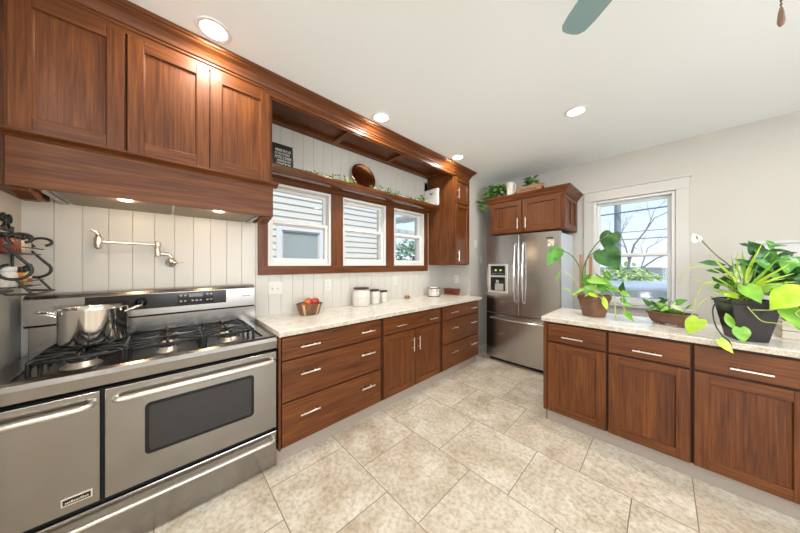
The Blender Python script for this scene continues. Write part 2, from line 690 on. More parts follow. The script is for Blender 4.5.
LOW_LEAVES = [
    ((-0.077, 2.78, 1.063), (-0.121, 2.76, 1.116), 0.50, 'd'),
    ((-0.044, 2.8, 1.057), (-0.077, 2.78, 1.103), 0.50, 'd'),
    ((-0.039, 2.8, 1.073), (0.019, 2.76, 1.069), 0.45, 'm'),
    ((-0.023, 2.82, 1.081), (0.025, 2.8, 1.119), 0.50, 'd'),
    ((-0.001, 2.78, 1.064), (-0.049, 2.76, 1.092), 0.50, 'l'),
    ((0.061, 2.8, 1.092), (0.119, 2.77, 1.124), 0.75, 'm'),
    ((0.06, 2.78, 1.072), (0.098, 2.74, 1.037), 0.60, 'p'),
    ((0.071, 2.8, 1.086), (0.03, 2.76, 1.048), 0.70, 'p'),
    ((0.019, 2.76, 1.054), (-0.022, 2.73, 1.03), 0.50, 'l'),
    ((-0.054, 2.76, 1.052), (-0.087, 2.74, 1.02), 0.50, 'm'),
    ((0.11, 2.8, 1.053), (0.138, 2.78, 1.096), 0.30, 'l'),
    ((-0.001, 2.82, 1.106), (-0.033, 2.8, 1.129), 0.50, 'd'),
]
LILY_LEAVES = [
    ((0.268, 2.58, 1.379), (0.152, 2.54, 1.398), 0.41, 'd'),
    ((0.279, 2.58, 1.335), (0.185, 2.54, 1.346), 0.36, 'd'),
    ((0.369, 2.62, 1.495), (0.319, 2.6, 1.513), 0.35, 'd'),
    ((0.387, 2.62, 1.458), (0.35, 2.56, 1.523), 0.75, 'd'),
    ((0.418, 2.62, 1.421), (0.377, 2.6, 1.5), 0.70, 'd'),
    ((0.439, 2.62, 1.486), (0.415, 2.6, 1.528), 0.75, 'm'),
    ((0.429, 2.62, 1.492), (0.476, 2.56, 1.489), 0.22, 'm'),
    ((0.425, 2.62, 1.468), (0.486, 2.56, 1.458), 0.22, 'd'),
    ((0.455, 2.66, 1.433), (0.512, 2.6, 1.453), 0.35, 'd'),
    ((0.408, 2.6, 1.397), (0.478, 2.52, 1.412), 0.30, 'm'),
    ((0.49, 2.6, 1.419), (0.466, 2.52, 1.323), 0.50, 'm'),
    ((0.418, 2.66, 1.36), (0.487, 2.6, 1.339), 0.70, 'd'),
    ((0.455, 2.66, 1.319), (0.515, 2.6, 1.254), 0.70, 'd'),
    ((0.438, 2.66, 1.397), (0.405, 2.62, 1.3), 0.70, 'd'),
    ((0.483, 2.72, 1.397), (0.533, 2.66, 1.362), 0.60, 'd'),
    ((0.398, 2.62, 1.433), (0.35, 2.58, 1.397), 0.60, 'd'),
    ((0.465, 2.66, 1.289), (0.425, 2.62, 1.194), 0.60, 'd'),
    ((0.421, 2.66, 1.312), (0.362, 2.62, 1.274), 0.60, 'd'),
    ((0.244, 2.58, 1.257), (0.211, 2.56, 1.308), 0.40, 'd'),
    ((0.227, 2.56, 1.232), (0.241, 2.54, 1.272), 0.50, 'd'),
    ((0.252, 2.58, 1.277), (0.273, 2.56, 1.316), 0.50, 'd'),
]
SPIDER_BLADES = [
    ((0.321, 2.58, 1.212), (0.302, 2.55, 1.459), 0.09, 'y'),
    ((0.328, 2.58, 1.213), (0.334, 2.54, 1.469), 0.10, 'l'),
    ((0.328, 2.58, 1.225), (0.369, 2.5, 1.489), 0.09, 'y'),
    ((0.333, 2.56, 1.227), (0.235, 2.48, 1.274), 0.09, 'l'),
    ((0.325, 2.56, 1.238), (0.257, 2.48, 1.361), 0.10, 'y'),
    ((0.34, 2.56, 1.227), (0.421, 2.46, 1.396), 0.10, 'l'),
    ((0.34, 2.56, 1.221), (0.458, 2.46, 1.384), 0.11, 'y'),
    ((0.341, 2.54, 1.217), (0.439, 2.44, 1.335), 0.13, 'y'),
    ((0.316, 2.54, 1.203), (0.241, 2.46, 1.215), 0.10, 'y'),
    ((0.322, 2.56, 1.22), (0.274, 2.5, 1.434), 0.08, 'l'),
    ((0.333, 2.56, 1.227), (0.346, 2.5, 1.396), 0.10, 'y'),
    ((0.323, 2.6, 1.223), (0.219, 2.52, 1.442), 0.07, 'y'),
    ((0.326, 2.54, 1.21), (0.282, 2.47, 1.319), 0.16, 'y'),
    ((0.341, 2.6, 1.237), (0.4, 2.55, 1.455), 0.08, 'l'),
    ((0.306, 2.52, 1.203), (0.254, 2.45, 1.169), 0.09, 'l'),
    ((0.336, 2.53, 1.217), (0.378, 2.45, 1.294), 0.12, 'y'),
    ((0.329, 2.53, 1.229), (0.347, 2.46, 1.327), 0.10, 'p'),
    ((0.318, 2.53, 1.222), (0.292, 2.46, 1.361), 0.12, 'p'),
    ((0.312, 2.54, 1.215), (0.203, 2.46, 1.323), 0.07, 'y'),
    ((0.329, 2.56, 1.227), (0.314, 2.5, 1.397), 0.10, 'p'),
]
LIME_LEAVES = [
    ((0.507, 2.46, 1.241), (0.393, 2.4, 1.139), 0.90, 'y'),
    ((0.329, 2.48, 1.256), (0.375, 2.43, 1.166), 0.75, 'l'),
    ((0.303, 2.5, 1.193), (0.243, 2.45, 1.204), 0.50, 'y'),
    ((0.379, 2.5, 1.246), (0.445, 2.44, 1.276), 0.40, 'l'),
    ((0.302, 2.43, 1.013), (0.314, 2.42, 0.928), 0.80, 'l'),
    ((0.253, 2.44, 1.092), (0.28, 2.42, 0.999), 0.38, 'l'),
    ((0.153, 2.5, 1.031), (0.101, 2.46, 0.932), 0.80, 'y'),
    ((0.227, 2.4, 0.933), (0.276, 2.39, 0.865), 0.55, 'y'),
    ((0.455, 2.46, 1.156), (0.484, 2.4, 1.041), 0.55, 'l'),
    ((0.37, 2.48, 1.224), (0.408, 2.44, 1.241), 0.40, 'l'),
]
POTHOS_STEMS = [
    [(-0.513, 2.76, 1.132), (-0.511, 2.75, 1.278), (-0.54, 2.74, 1.387), (-0.599, 2.73, 1.48), (-0.693, 2.72, 1.53)],
    [(-0.498, 2.76, 1.152), (-0.504, 2.75, 1.333), (-0.466, 2.74, 1.441), (-0.415, 2.73, 1.492), (-0.379, 2.72, 1.516)],
    [(-0.491, 2.76, 1.197), (-0.482, 2.75, 1.405), (-0.423, 2.74, 1.536), (-0.368, 2.74, 1.602), (-0.309, 2.745, 1.641)],
    [(-0.379, 2.72, 1.181), (-0.298, 2.7, 1.196), (-0.24, 2.68, 1.152), (-0.226, 2.66, 1.075), (-0.213, 2.65, 0.998)],
    [(-0.517, 2.7, 1.155), (-0.558, 2.68, 1.243), (-0.627, 2.68, 1.314), (-0.672, 2.7, 1.322)],
    [(-0.53, 2.69, 1.101), (-0.571, 2.67, 1.117), (-0.601, 2.67, 1.16)],
    [(-0.336, 2.7, 1.185), (-0.283, 2.68, 1.132), (-0.274, 2.66, 1.029), (-0.266, 2.64, 0.928)],
]
SPIDER_RUNNERS = [
    [(0.294, 2.54, 1.225), (0.229, 2.5, 1.267), (0.18, 2.47, 1.266), (0.147, 2.46, 1.207), (0.126, 2.46, 1.103)],
    [(0.301, 2.54, 1.214), (0.229, 2.5, 1.186), (0.176, 2.47, 1.159), (0.135, 2.46, 1.092), (0.114, 2.46, 1.037)],
    [(0.29, 2.54, 1.287), (0.196, 2.48, 1.36), (0.113, 2.44, 1.36), (0.079, 2.43, 1.314), (0.07, 2.43, 1.255)],
    [(0.318, 2.5, 1.17), (0.347, 2.46, 1.108), (0.377, 2.44, 1.064), (0.416, 2.43, 1.061), (0.459, 2.42, 1.054)],
    [(0.347, 2.46, 1.12), (0.406, 2.46, 1.127), (0.437, 2.46, 1.142)],
]
LILY_STEMS = [
    [(0.323, 2.6, 1.223), (0.287, 2.58, 1.36), (0.227, 2.56, 1.443), (0.177, 2.55, 1.522), (0.156, 2.54, 1.562)],
]

# ------------------------------------------------------------------ the room
XL, YF, ZC = -2.44, 4.08, 2.74


def struct(o):
    o['kind'] = 'structure'
    return o


mb = MB()
mb.box(-2.62, 3.3, -3.1, 4.25, -0.08, 0.0)
struct(mb.build('floor', FLOOR))
mb = MB()
mb.box(-2.62, 3.3, -3.1, 4.25, ZC, ZC + 0.12)
struct(mb.build('ceiling', CEIL))

# left wall with three window openings and a skin of grooved boards
WINS = [(0.66, 1.285), (1.414, 2.045), (2.164, 2.776)]
WZ0, WZ1 = 1.366, 2.13
mb = MB()
XS = XL - 0.008
edges = [-0.72] + [e for w in WINS for e in w] + [4.25]
mb.box(-2.62, XS, -0.72, 4.25, 0, WZ0, 0)
mb.box(-2.62, XS, -0.72, 4.25, WZ1, ZC, 0)
for i in range(0, len(edges), 2):
    mb.box(-2.62, XS, edges[i], edges[i + 1], WZ0, WZ1, 0)


def bead(mb, y0, y1, z0, z1, mat):
    ys = [(y0, XL)]
    k = 0
    while True:
        g = -0.578 + 0.1045 * k
        if g > y1 - 0.006:
            break
        if g > y0 + 0.006:
            ys += [(g - 0.0028, XL), (g, XL - 0.0045), (g + 0.0028, XL)]
        k += 1
    ys.append((y1, XL))
    v = [(x, y, z0) for y, x in ys] + [(x, y, z1) for y, x in ys]
    n = len(ys)
    mb.add(v, [(i, i + 1, n + i + 1, n + i) for i in range(n - 1)], mat)


bead(mb, -0.58, 0.62, 0.0, 2.05, 1)
bead(mb, 0.62, 2.80, 0.0, 1.32, 1)
bead(mb, 2.80, 2.85, 0.0, 2.60, 1)
bead(mb, 0.50, 2.95, 2.16, 2.70, 1)
mb.box(XS, XL, 2.85, 3.30, 0, ZC, 0)
struct(mb.build('wall_left', [WALL, BOARD]))

mb = MB()
mb.box(-2.62, -1.50, -0.72, -0.58, 0, ZC)
struct(mb.build('wall_back', WALL))
mb = MB()
mb.box(-1.62, -1.50, -3.1, -0.72, 0, ZC)
struct(mb.build('wall_side', WALL))
mb = MB()
mb.box(-2.448, -1.98, 3.28, 4.10, 0, ZC)
struct(mb.build('wall_alcove', WALL))
FW = (-0.635, 0.085, 0.90, 2.20)
mb = MB()
mb.box(-2.62, FW[0], YF, 4.25, 0, ZC)
mb.box(FW[1], 3.3, YF, 4.25, 0, ZC)
mb.box(FW[0], FW[1], YF, 4.25, 0, FW[2])
mb.box(FW[0], FW[1], YF, 4.25, FW[3], ZC)
struct(mb.build('wall_far', WALL))
mb = MB()
mb.box(3.2, 3.32, -3.1, -0.2, 0, ZC)
mb.box(3.2, 3.32, 2.2, 4.25, 0, ZC)
mb.box(3.2, 3.32, -0.2, 2.2, 0, 0.8)
mb.box(3.2, 3.32, -0.2, 2.2, 2.25, ZC)
struct(mb.build('wall_right', WALL))
mb = MB()
mb.box(-1.62, -0.1, -3.12, -3.0, 0, ZC)
mb.box(2.5, 3.32, -3.12, -3.0, 0, ZC)
mb.box(-0.1, 2.5, -3.12, -3.0, 0, 0.8)
mb.box(-0.1, 2.5, -3.12, -3.0, 2.25, ZC)
struct(mb.build('wall_rear', WALL))


def ring(mb, axis, u0, u1, z0, z1, d0, d1, w, mat=0, wb=None, wt=None):
    wb = w if wb is None else wb
    wt = w if wt is None else wt
    for (a, b, c, d) in ((u0, u0 + w, z0, z1), (u1 - w, u1, z0, z1), (u0 + w, u1 - w, z0, z0 + wb), (u0 + w, u1 - w, z1 - wt, z1)):
        if axis == 'x':
            mb.box(d0, d1, a, b, c, d, mat)
        else:
            mb.box(a, b, d0, d1, c, d, mat)


def dh_window(n, axis, u0, u1, z0, z1, face, sgn, zm, depth=0.13, fw=0.026, sw=0.032):
    """double-hung window; sgn: direction from the room to outside along the axis"""
    root = bpy.data.objects.new('window_%d' % n, None)
    COL.objects.link(root)
    c = ((u0 + u1) / 2)
    root.location = (face, c, z0) if axis == 'x' else (c, face, z0)
    ORG[root.name] = Vector(root.location)
    struct(root)
    m = MB()
    ring(m, axis, u0, u1, z0, z1, face, face + sgn * depth, fw)
    m.build('frame', WHITE, root, bevel=0.003)
    for k, (a, b, d) in enumerate(((z0 + fw, zm + 0.022, 0.03), (zm - 0.022, z1 - fw, 0.068))):
        m = MB()
        ring(m, axis, u0 + fw, u1 - fw, a, b, face + sgn * d, face + sgn * (d + 0.032), sw, wb=0.05 if k == 0 else 0.036)
        s = m.build('sash', WHITE, root, bevel=0.003)
        m = MB()
        dd = face + sgn * (d + 0.016)
        if axis == 'x':
            m.box(dd - 0.002, dd + 0.002, u0 + fw + sw, u1 - fw - sw, a + 0.03, b - 0.03)
        else:
            m.box(u0 + fw + sw, u1 - fw - sw, dd - 0.002, dd + 0.002, a + 0.03, b - 0.03)
        m.build('pane', GLASS, s)
    return root


for i, (a, b) in enumerate(WINS):
    dh_window(i + 1, 'x', a, b, WZ0, WZ1, XL + 0.012, -1, 1.775)
dh_window(4, 'y', FW[0], FW[1], FW[2], FW[3], YF - 0.004, 1, 1.50, depth=0.15, fw=0.03, sw=0.032)
for n, ax, u0, u1, face, sg in ((5, 'x', -0.2, 2.2, 3.2, 1), (6, 'y', -0.1, 2.5, -3.0, -1)):  # unseen windows added so the fill lamps can shine in
    root = bpy.data.objects.new('window_%d' % n, None)
    COL.objects.link(root)
    ORG[root.name] = Vector((0, 0, 0))
    struct(root)
    m = MB()
    ring(m, ax, u0, u1, 0.8, 2.25, face, face + sg * 0.12, 0.06)
    mid = (u0 + u1) / 2
    if ax == 'x':
        m.box(face, face + sg * 0.12, mid - 0.03, mid + 0.03, 0.8, 2.25)
    else:
        m.box(mid - 0.03, mid + 0.03, face, face + sg * 0.12, 0.8, 2.25)
    m.build('frame', WHITE, root)

# stained casing round the three left windows
mb = MB()
CX0, CX1 = XL, XL + 0.026
mb.box(CX0, CX1, 0.588, 2.846, 1.29, WZ0 + 0.004, 1)
mb.box(CX0, CX1, 0.588, 2.846, WZ1 - 0.004, 2.215, 1)
for a, b in ((0.588, 0.664), (1.281, 1.418), (2.041, 2.168), (2.772, 2.846)):
    mb.box(CX0, CX1, a, b, WZ0 + 0.004, WZ1 - 0.004, 0)
struct(mb.build('trim_1', [WV, WHY], bevel=0.002))
# painted casing of the far window
mb = MB()
ring(mb, 'y', FW[0] - 0.098, FW[1] + 0.098, 0.90, 2.20, YF - 0.022, YF, 0.098, wb=0.0, wt=0.0)
mb.box(FW[0] - 0.098, FW[1] + 0.098, YF - 0.026, YF, 2.20, 2.322)
mb.box(FW[0] - 0.115, FW[1] + 0.115, YF - 0.040, YF, 2.322, 2.345)
mb.box(FW[0] - 0.13, FW[1] + 0.13, YF - 0.065, YF + 0.02, 0.872, 0.90)
mb.box(FW[0] - 0.10, FW[1] + 0.10, YF - 0.02, YF, 0.775, 0.872)
struct(mb.build('trim_2', TRIMW, bevel=0.003))
# white panelling on the far wall, right
mb = MB()
mb.box(0.60, 3.2, YF - 0.018, YF, 0.10, 1.575)
mb.box(0.585, 3.2, YF - 0.035, YF, 1.575, 1.60)
struct(mb.build('trim_3', plain('pale_panel_paint', (0.58, 0.56, 0.54), 0.4), bevel=0.003))
mb = MB()
mb.box(-1.98, 3.2, YF - 0.016, YF, 0, 0.10)
struct(mb.build('baseboard_far', TRIMW, bevel=0.003))
mb = MB()
mb.box(-1.98, -1.966, 3.30, YF - 0.016, 0, 0.10)
struct(mb.build('baseboard_alcove', TRIMW, bevel=0.003))

# ------------------------------------------------------------------ outside
GROUND = plain('asphalt_and_lawn', (0.30, 0.32, 0.27), 0.9, noise=0.25, nscale=0.6)
mb = MB()
mb.box(-40, 40, -40, 60, -0.75, -0.6)
mark(mb.build('ground', GROUND), kind='structure')

SIDING = plain('white_lap_siding', (0.76, 0.735, 0.66), 0.5)
house = thing('neighbour_house', (-4.4, 1.4, -0.6), 'white lap-sided neighbouring house seen through the windows over the sink counter', 'house')
mb = MB()
z = -0.6
step = 0.112
while z < 4.2:
    mb.add([(-4.40, -3.0, z), (-4.40, 3.95, z), (-4.417, 3.95, z + step), (-4.417, -3.0, z + step), (-4.417, -3.0, z), (-4.417, 3.95, z)],
           [(0, 1, 2, 3), (0, 4, 5, 1)])
    z += step
mb.box(-4.70, -4.425, -3.0, 3.93, -0.6, 4.25)
mb.build('siding_wall', SIDING, house)
mb = MB()
mb.box(-4.72, -4.385, 3.93, 4.0, -0.6, 4.3)
mb.build('corner_board', WHITE, house)
mb = MB()
mb.hexa([(-4.1, -3.3, 4.25), (-4.1, 4.25, 4.25), (-8.6, 4.25, 4.25), (-8.6, -3.3, 4.25)],
        [(-4.1, -3.3, 4.35), (-4.1, 4.25, 4.35), (-7.6, 4.25, 6.2), (-7.6, -3.3, 6.2)])
mb.build('roof', plain('grey_shingles', (0.16, 0.15, 0.15), 0.9), house)
mb = MB()
ring(mb, 'x', 1.33, 2.16, 1.30, 2.05, -4.40, -4.36, 0.085)
wfr = mb.build('window_frame', plain('bright_white_trim', (0.86, 0.87, 0.88), 0.4), house, bevel=0.004)
mb = MB()
ring(mb, 'x', 1.41, 2.08, 1.38, 1.97, -4.41, -4.385, 0.03)
mb.box(-4.41, -4.385, 1.44, 2.05, 1.405, 1.44)
mb.build('window_sash', WHITE, wfr)
mb = MB()
mb.box(-4.41, -4.40, 1.43, 2.06, 1.40, 1.96)
mb.build('pane', plain('house_window_glass', (0.40, 0.46, 0.47), 0.05, spec=0.8), wfr)


def crown_of(center, rx, ry, rz, n, size, mats, rnd, name, parent=None):
    m = MB()
    for _ in range(n):
        th, ph = rnd.uniform(0, 2 * PI), math.acos(rnd.uniform(-0.8, 1))
        rr = rnd.uniform(0.45, 1.0) ** 0.5
        p = Vector((center[0] + rx * rr * math.sin(ph) * math.cos(th), center[1] + ry * rr * math.sin(ph) * math.sin(th), center[2] + rz * rr * math.cos(ph)))
        d = Vector((rnd.uniform(-1, 1), rnd.uniform(-1, 1), rnd.uniform(-0.8, 0.5))).normalized() * size * rnd.uniform(0.7, 1.3)
        m.leaf(p, p + d, 0.6, (rnd.uniform(-.4, .4), rnd.uniform(-.8, -.2), 0.8), kind='oval', n=3, mat=rnd.randrange(len(mats)))
    return m.build(name, mats, parent)


rnd = random.Random(5)
BUSH = [leafmat('bush_leaf_pale', (0.38, 0.50, 0.15), (0.62, 0.72, 0.30)), leafmat('bush_leaf', (0.22, 0.35, 0.09), (0.45, 0.56, 0.20))]
for loc, rx, rz, lab in (((-0.80, 8.9, 0.72), 0.85, 0.66, 'feathery pale green shrub outside the far window, left of the parked car roof line'),
                         ((-2.4, 10.6, 0.5), 1.2, 0.85, 'rounded green shrub outside, mostly hidden behind the fridge side of the far window')):
    t = thing('garden_shrub', (loc[0], loc[1], -0.6), lab, 'shrub', 'shrubs outside the far window')
    crown_of((loc[0], loc[1], loc[2]), rx, rx, rz, 1000, 0.13, BUSH, rnd, 'foliage', t)
    m = MB()
    for k in range(5):
        m.tube([(loc[0], loc[1], -0.6), (loc[0] + rnd.uniform(-.3, .3), loc[1] + rnd.uniform(-.3, .3), loc[2])], 0.02, 5)
    m.build('stem', plain('shrub_bark', (0.12, 0.09, 0.06), 0.9), t)

# tree and pergola seen through the third window
t = thing('leafy_tree', (-9.2, 9.4, -0.6), 'leafy green tree outside, filling the lower pane of the third wood-cased window', 'tree')
TREE = [leafmat('tree_leaf', (0.10, 0.20, 0.07), (0.26, 0.40, 0.16)), leafmat('tree_leaf_blue', (0.09, 0.19, 0.13), (0.24, 0.38, 0.27))]
crown_of((-9.2, 9.4, 1.45), 2.4, 1.9, 1.25, 1700, 0.22, TREE, rnd, 'foliage', t)
m = MB()
m.tube([(-9.2, 9.4, -0.6), (-9.15, 9.4, 0.6), (-9.2, 9.35, 1.6)], [0.12, 0.1, 0.05], 8)
m.build('trunk', plain('tree_bark', (0.09, 0.07, 0.05), 0.9), t)
t = thing('pergola', (-5.4, 5.3, -0.6), 'white slatted porch awning frame outside the third wood-cased window', 'pergola')
m = MB()
for k in range(5):
    m.box(-6.4, -4.6, 4.7 + 0.36 * k, 4.76 + 0.36 * k, 2.62 + 0.06 * k, 2.70 + 0.06 * k)
m.build('slat', WHITE, t)
m = MB()
m.box(-6.4, -6.3, 4.4, 7.6, 2.5, 2.62)
m.build('beam', WHITE, t)
for y in (4.5, 7.4):
    m = MB()
    m.box(-6.4, -6.3, y, y + 0.1, -0.6, 2.5)
    m.build('post', WHITE, t)

# utility pole with wires
POLE = plain('weathered_pole_wood', (0.33, 0.36, 0.40), 0.9)
t = thing('utility_pole', (-1.36, 14.0, -0.6), 'grey utility pole with overhead wires outside the far window', 'pole')
m = MB()
m.tube([(-1.36, 14.0, -0.6), (-1.36, 14.0, 8.0)], [0.125, 0.10], 12)
m.build('pole', POLE, t)
m = MB()
m.box(-2.2, -0.5, 13.88, 13.98, 6.9, 7.02)
m.build('crossarm', POLE, t)
for z0, z1, r in ((3.55, 3.75, 0.028), (2.72, 2.75, 0.014), (2.42, 2.42, 0.018), (5.4, 5.5, 0.02)):
    m = MB()
    m.tube([(-10, 13.8, z0 - 0.35), (-1.36, 13.85, z0), (8, 13.8, z1 + 0.1)], r, 6)
    m.build('wire', plain('wire_grey', (0.16, 0.19, 0.23), 0.7), t)
# bare tree
t = thing('bare_tree', (-0.85, 11.0, -0.6), 'leafless branching tree outside the far window, right of the utility pole', 'tree')
BARK = plain('grey_bark', (0.30, 0.29, 0.29), 0.9)
rb = random.Random(21)
m = MB()


def branch(p, d, L, r, depth):
    q = p + d * L * 0.5 + Vector((rb.uniform(-.06, .06), 0, rb.uniform(0, .08))) * L
    e = q + (d + Vector((rb.uniform(-.15, .15), rb.uniform(-.1, .1), 0.10))).normalized() * L * 0.5
    m.tube([p, q, e], [r, r * 0.8, r * 0.55], 5)
    if depth > 0:
        for s in range(2):
            a = rb.uniform(0.3, 0.75) * (1 if s == 0 else -1)
            nd = Vector((d.x * math.cos(a) + d.z * math.sin(a), d.y + rb.uniform(-.2, .2), -d.x * math.sin(a) + d.z * math.cos(a))).normalized()
            branch(e if s == 0 else q, nd, L * rb.uniform(0.6, 0.8), r * 0.55, depth - 1)


m.tube([(-0.85, 11.0, -0.6), (-0.85, 11.0, 0.9)], [0.10, 0.07], 8)
branch(Vector((-0.85, 11, 0.85)), Vector((0.2, 0, 1)).normalized(), 1.15, 0.045, 4)
branch(Vector((-0.85, 11, 0.85)), Vector((0.75, 0, 0.7)).normalized(), 1.0, 0.035, 4)
branch(Vector((-0.85, 11, 0.85)), Vector((-0.35, 0, 0.9)).normalized(), 0.9, 0.035, 4)
m.build('branches', BARK, t)

# grey-blue building across the street, low
t = thing('street_garage', (1.5, 19.0, -0.6), 'low pale grey building across the street outside the far window', 'building')
m = MB()
m.box(-4.0, 7.0, 18.0, 22.0, -0.6, 1.25)
m.build('wall', plain('pale_grey_siding', (0.74, 0.74, 0.73), 0.8), t)
m = MB()
m.prism([(17.7, 1.25), (22.3, 1.25), (20.0, 1.5)], 'x', -4.2, 7.2)
m.build('roof', plain('dusty_roof', (0.72, 0.73, 0.75), 0.9), t)

# parked car outside the far window
t = thing('parked_car', (-0.55, 6.9, -0.6), 'silver blue parked car just outside the far window, only its roof and windscreen showing', 'car')
CARP = plain('silver_blue_car_paint', (0.50, 0.56, 0.62), 0.25, 0.3)
prof = [(-2.4, -0.25), (-2.45, 0.15), (-2.2, 0.28), (-1.35, 0.36), (-0.75, 0.80), (0.95, 0.86), (1.5, 0.46), (2.0, 0.38), (2.1, -0.1), (2.0, -0.25)]
m = MB()
n = len(prof)
ctr = (-0.75, 0)
v = []
for yy, k in ((6.1, 0.90), (6.3, 1.0), (7.5, 1.0), (7.7, 0.90)):
    v += [(-0.55 + p[0] * k, yy, 0.20 + (p[1] if p[1] < 0.4 else 0.2 + (p[1] - 0.2) * (0.92 if k < 1 else 1.0))) for p in prof]
f = [(j * n + i, j * n + (i + 1) % n, (j + 1) * n + (i + 1) % n, (j + 1) * n + i) for j in range(3) for i in range(n)]
f += [tuple(reversed(range(n))), tuple(3 * n + i for i in range(n))]
m.add(v, f, 0, False)
m.build('body', CARP, t, bevel=0.05)
m = MB()
m.add([(-1.20, 6.02, 0.56), (0.75, 6.02, 0.60), (0.35, 6.08, 0.92), (-0.98, 6.08, 0.90), (-1.20, 6.25, 0.56), (0.75, 6.25, 0.60), (0.35, 6.25, 0.92), (-0.98, 6.25, 0.90)],
      [(0, 1, 2, 3), (7, 6, 5, 4), (0, 4, 5, 1), (1, 5, 6, 2), (2, 6, 7, 3), (3, 7, 4, 0)])
m.build('side_window', plain('car_glass', (0.26, 0.32, 0.34), 0.08, spec=0.9), t)
for x in (-2.0, 0.85):
    for y in (6.05, 7.55):
        m = MB()
        m.lathe([(0.0, 0), (0.34, 0), (0.36, 0.05), (0.36, 0.15), (0.34, 0.2), (0, 0.2)], (x, y - 0.02, -0.235), 20, 'y')
        m.build('wheel', IRON, t)

# ------------------------------------------------------------------ cabinetry helpers
def fbox(m, face, u0, u1, z0, z1, w0, w1, mat=0):
    if face[0] == 'x':
        m.box(face[1] + w0, face[1] + w1, u0, u1, z0, z1, mat)
    else:
        m.box(u0, u1, face[1] - w1, face[1] - w0, z0, z1, mat)


def fpt(face, u, z, w):
    return (face[1] + w, u, z) if face[0] == 'x' else (u, face[1] - w, z)


def shaker(parent, face, u0, u1, z0, z1, t=0.02, st=0.058, name='door'):
    """rail-and-stile door with a recessed panel and a chamfered inner edge"""
    WH = WHY if face[0] == 'x' else WHX
    m = MB()
    fbox(m, face, u0, u0 + st, z0, z1, 0.001, t, 0)
    fbox(m, face, u1 - st, u1, z0, z1, 0.001, t, 0)
    fbox(m, face, u0 + st, u1 - st, z0, z0 + st, 0.001, t, 1)
    fbox(m, face, u0 + st, u1 - st, z1 - st, z1, 0.001, t, 1)
    a0, a1, b0, b1 = u0 + st, u1 - st, z0 + st, z1 - st
    c = 0.004
    outer = [(a0, b0), (a1, b0), (a1, b1), (a0, b1)]
    inner = [(a0 + c, b0 + c), (a1 - c, b0 + c), (a1 - c, b1 - c), (a0 + c, b1 - c)]
    v = [fpt(face, p[0], p[1], t - 0.003) for p in outer] + [fpt(face, p[0], p[1], t - 0.0135) for p in inner]
    q = [(0, 1, 5, 4), (1, 2, 6, 5), (2, 3, 7, 6), (3, 0, 4, 7), (4, 5, 6, 7)]
    m.add(v, q, 0)
    return m.build(name, [WV, WH], parent, bevel=0.0022)


def slab(parent, face, u0, u1, z0, z1, t=0.02):
    m = MB()
    fbox(m, face, u0, u1, z0, z1, 0.001, t)
    return m.build('drawer', WHY if face[0] == 'x' else WHX, parent, bevel=0.003)


def bar_pull(parent, face, u0, z0, u1, z1, w=0.02):
    m = MB()
    m.tube([fpt(face, u0, z0, w + 0.03), fpt(face, u1, z1, w + 0.03)], 0.006, 10)
    for k in (0.22, 0.78):
        u, zz = u0 + (u1 - u0) * k, z0 + (z1 - z0) * k
        m.tube([fpt(face, u, zz, w - 0.002), fpt(face, u, zz, w + 0.03)], 0.0045, 8)
    return m.build('handle', NICKEL, parent)


def face_frame(m, face, u0, u1, z0, z1, depth, mats=(0, 1)):
    fbox(m, face, u0, u1, z0, z1, -depth, 0.0, mats[0])


FL = ('x', -1.815)    # face frame of the left base cabinets; fronts stand 2 cm proud
TOEZ = 0.105


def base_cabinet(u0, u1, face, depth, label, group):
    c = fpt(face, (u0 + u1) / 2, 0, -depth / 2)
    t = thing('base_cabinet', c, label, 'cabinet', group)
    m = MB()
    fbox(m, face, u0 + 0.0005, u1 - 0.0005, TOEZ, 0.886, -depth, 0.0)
    m.build('body', WV_SHADE, t, bevel=0.002)
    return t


def end_stile(t, face, u0, u1):
    m = MB()
    fbox(m, face, u0, u1, TOEZ, 0.886, 0.0005, 0.016)
    m.build('end_stile', WV, t, bevel=0.002)


LG = 'stained base cabinets along the window wall'
LD = 0.618
c1 = base_cabinet(0.562, 1.466, FL, LD, 'stained wood base cabinet beside the range, three wide drawers with two bar pulls each', LG)
end_stile(c1, FL, 0.5625, 0.576)
for z0, z1 in ((0.72, 0.872), (0.428, 0.708), (0.118, 0.416)):
    d = slab(c1, FL, 0.582, 1.446, z0, z1)
    zh = (z0 + z1) / 2 if z1 > 0.8 else z1 - 0.105
    bar_pull(d, FL, 0.70, zh, 0.845, zh)
    bar_pull(d, FL, 1.215, zh, 1.36, zh)
c2 = base_cabinet(1.466, 2.362, FL, LD, 'stained wood base cabinet with one wide drawer over a pair of doors, under the jars', LG)
d = slab(c2, FL, 1.486, 2.338, 0.72, 0.872)
bar_pull(d, FL, 1.615, 0.785, 1.76, 0.785)
bar_pull(d, FL, 2.12, 0.78, 2.265, 0.78)
d = shaker(c2, FL, 1.486, 1.908, 0.118, 0.708)
bar_pull(d, FL, 1.868, 0.49, 1.868, 0.63)
d = shaker(c2, FL, 1.916, 2.338, 0.118, 0.708)
bar_pull(d, FL, 1.956, 0.49, 1.956, 0.63)
c3 = base_cabinet(2.362, 3.232, FL, LD, 'stained wood base cabinet nearest the refrigerator, three wide drawers', LG)
for z0, z1 in ((0.72, 0.872), (0.428, 0.708), (0.118, 0.416)):
    d = slab(c3, FL, 2.385, 3.214, z0, z1)
    zh = (z0 + z1) / 2 if z1 > 0.8 else z1 - 0.105
    bar_pull(d, FL, 2.525, zh, 2.67, zh)
    bar_pull(d, FL, 2.98, zh, 3.125, zh)
TOE = plain('taupe_vinyl_toe_strip', (0.34, 0.282, 0.232), 0.35)
mb = MB()
mb.box(-2.40, -1.845, 0.562, 3.232, 0.0, TOEZ - 0.001)
struct(mb.build('trim_4', TOE))

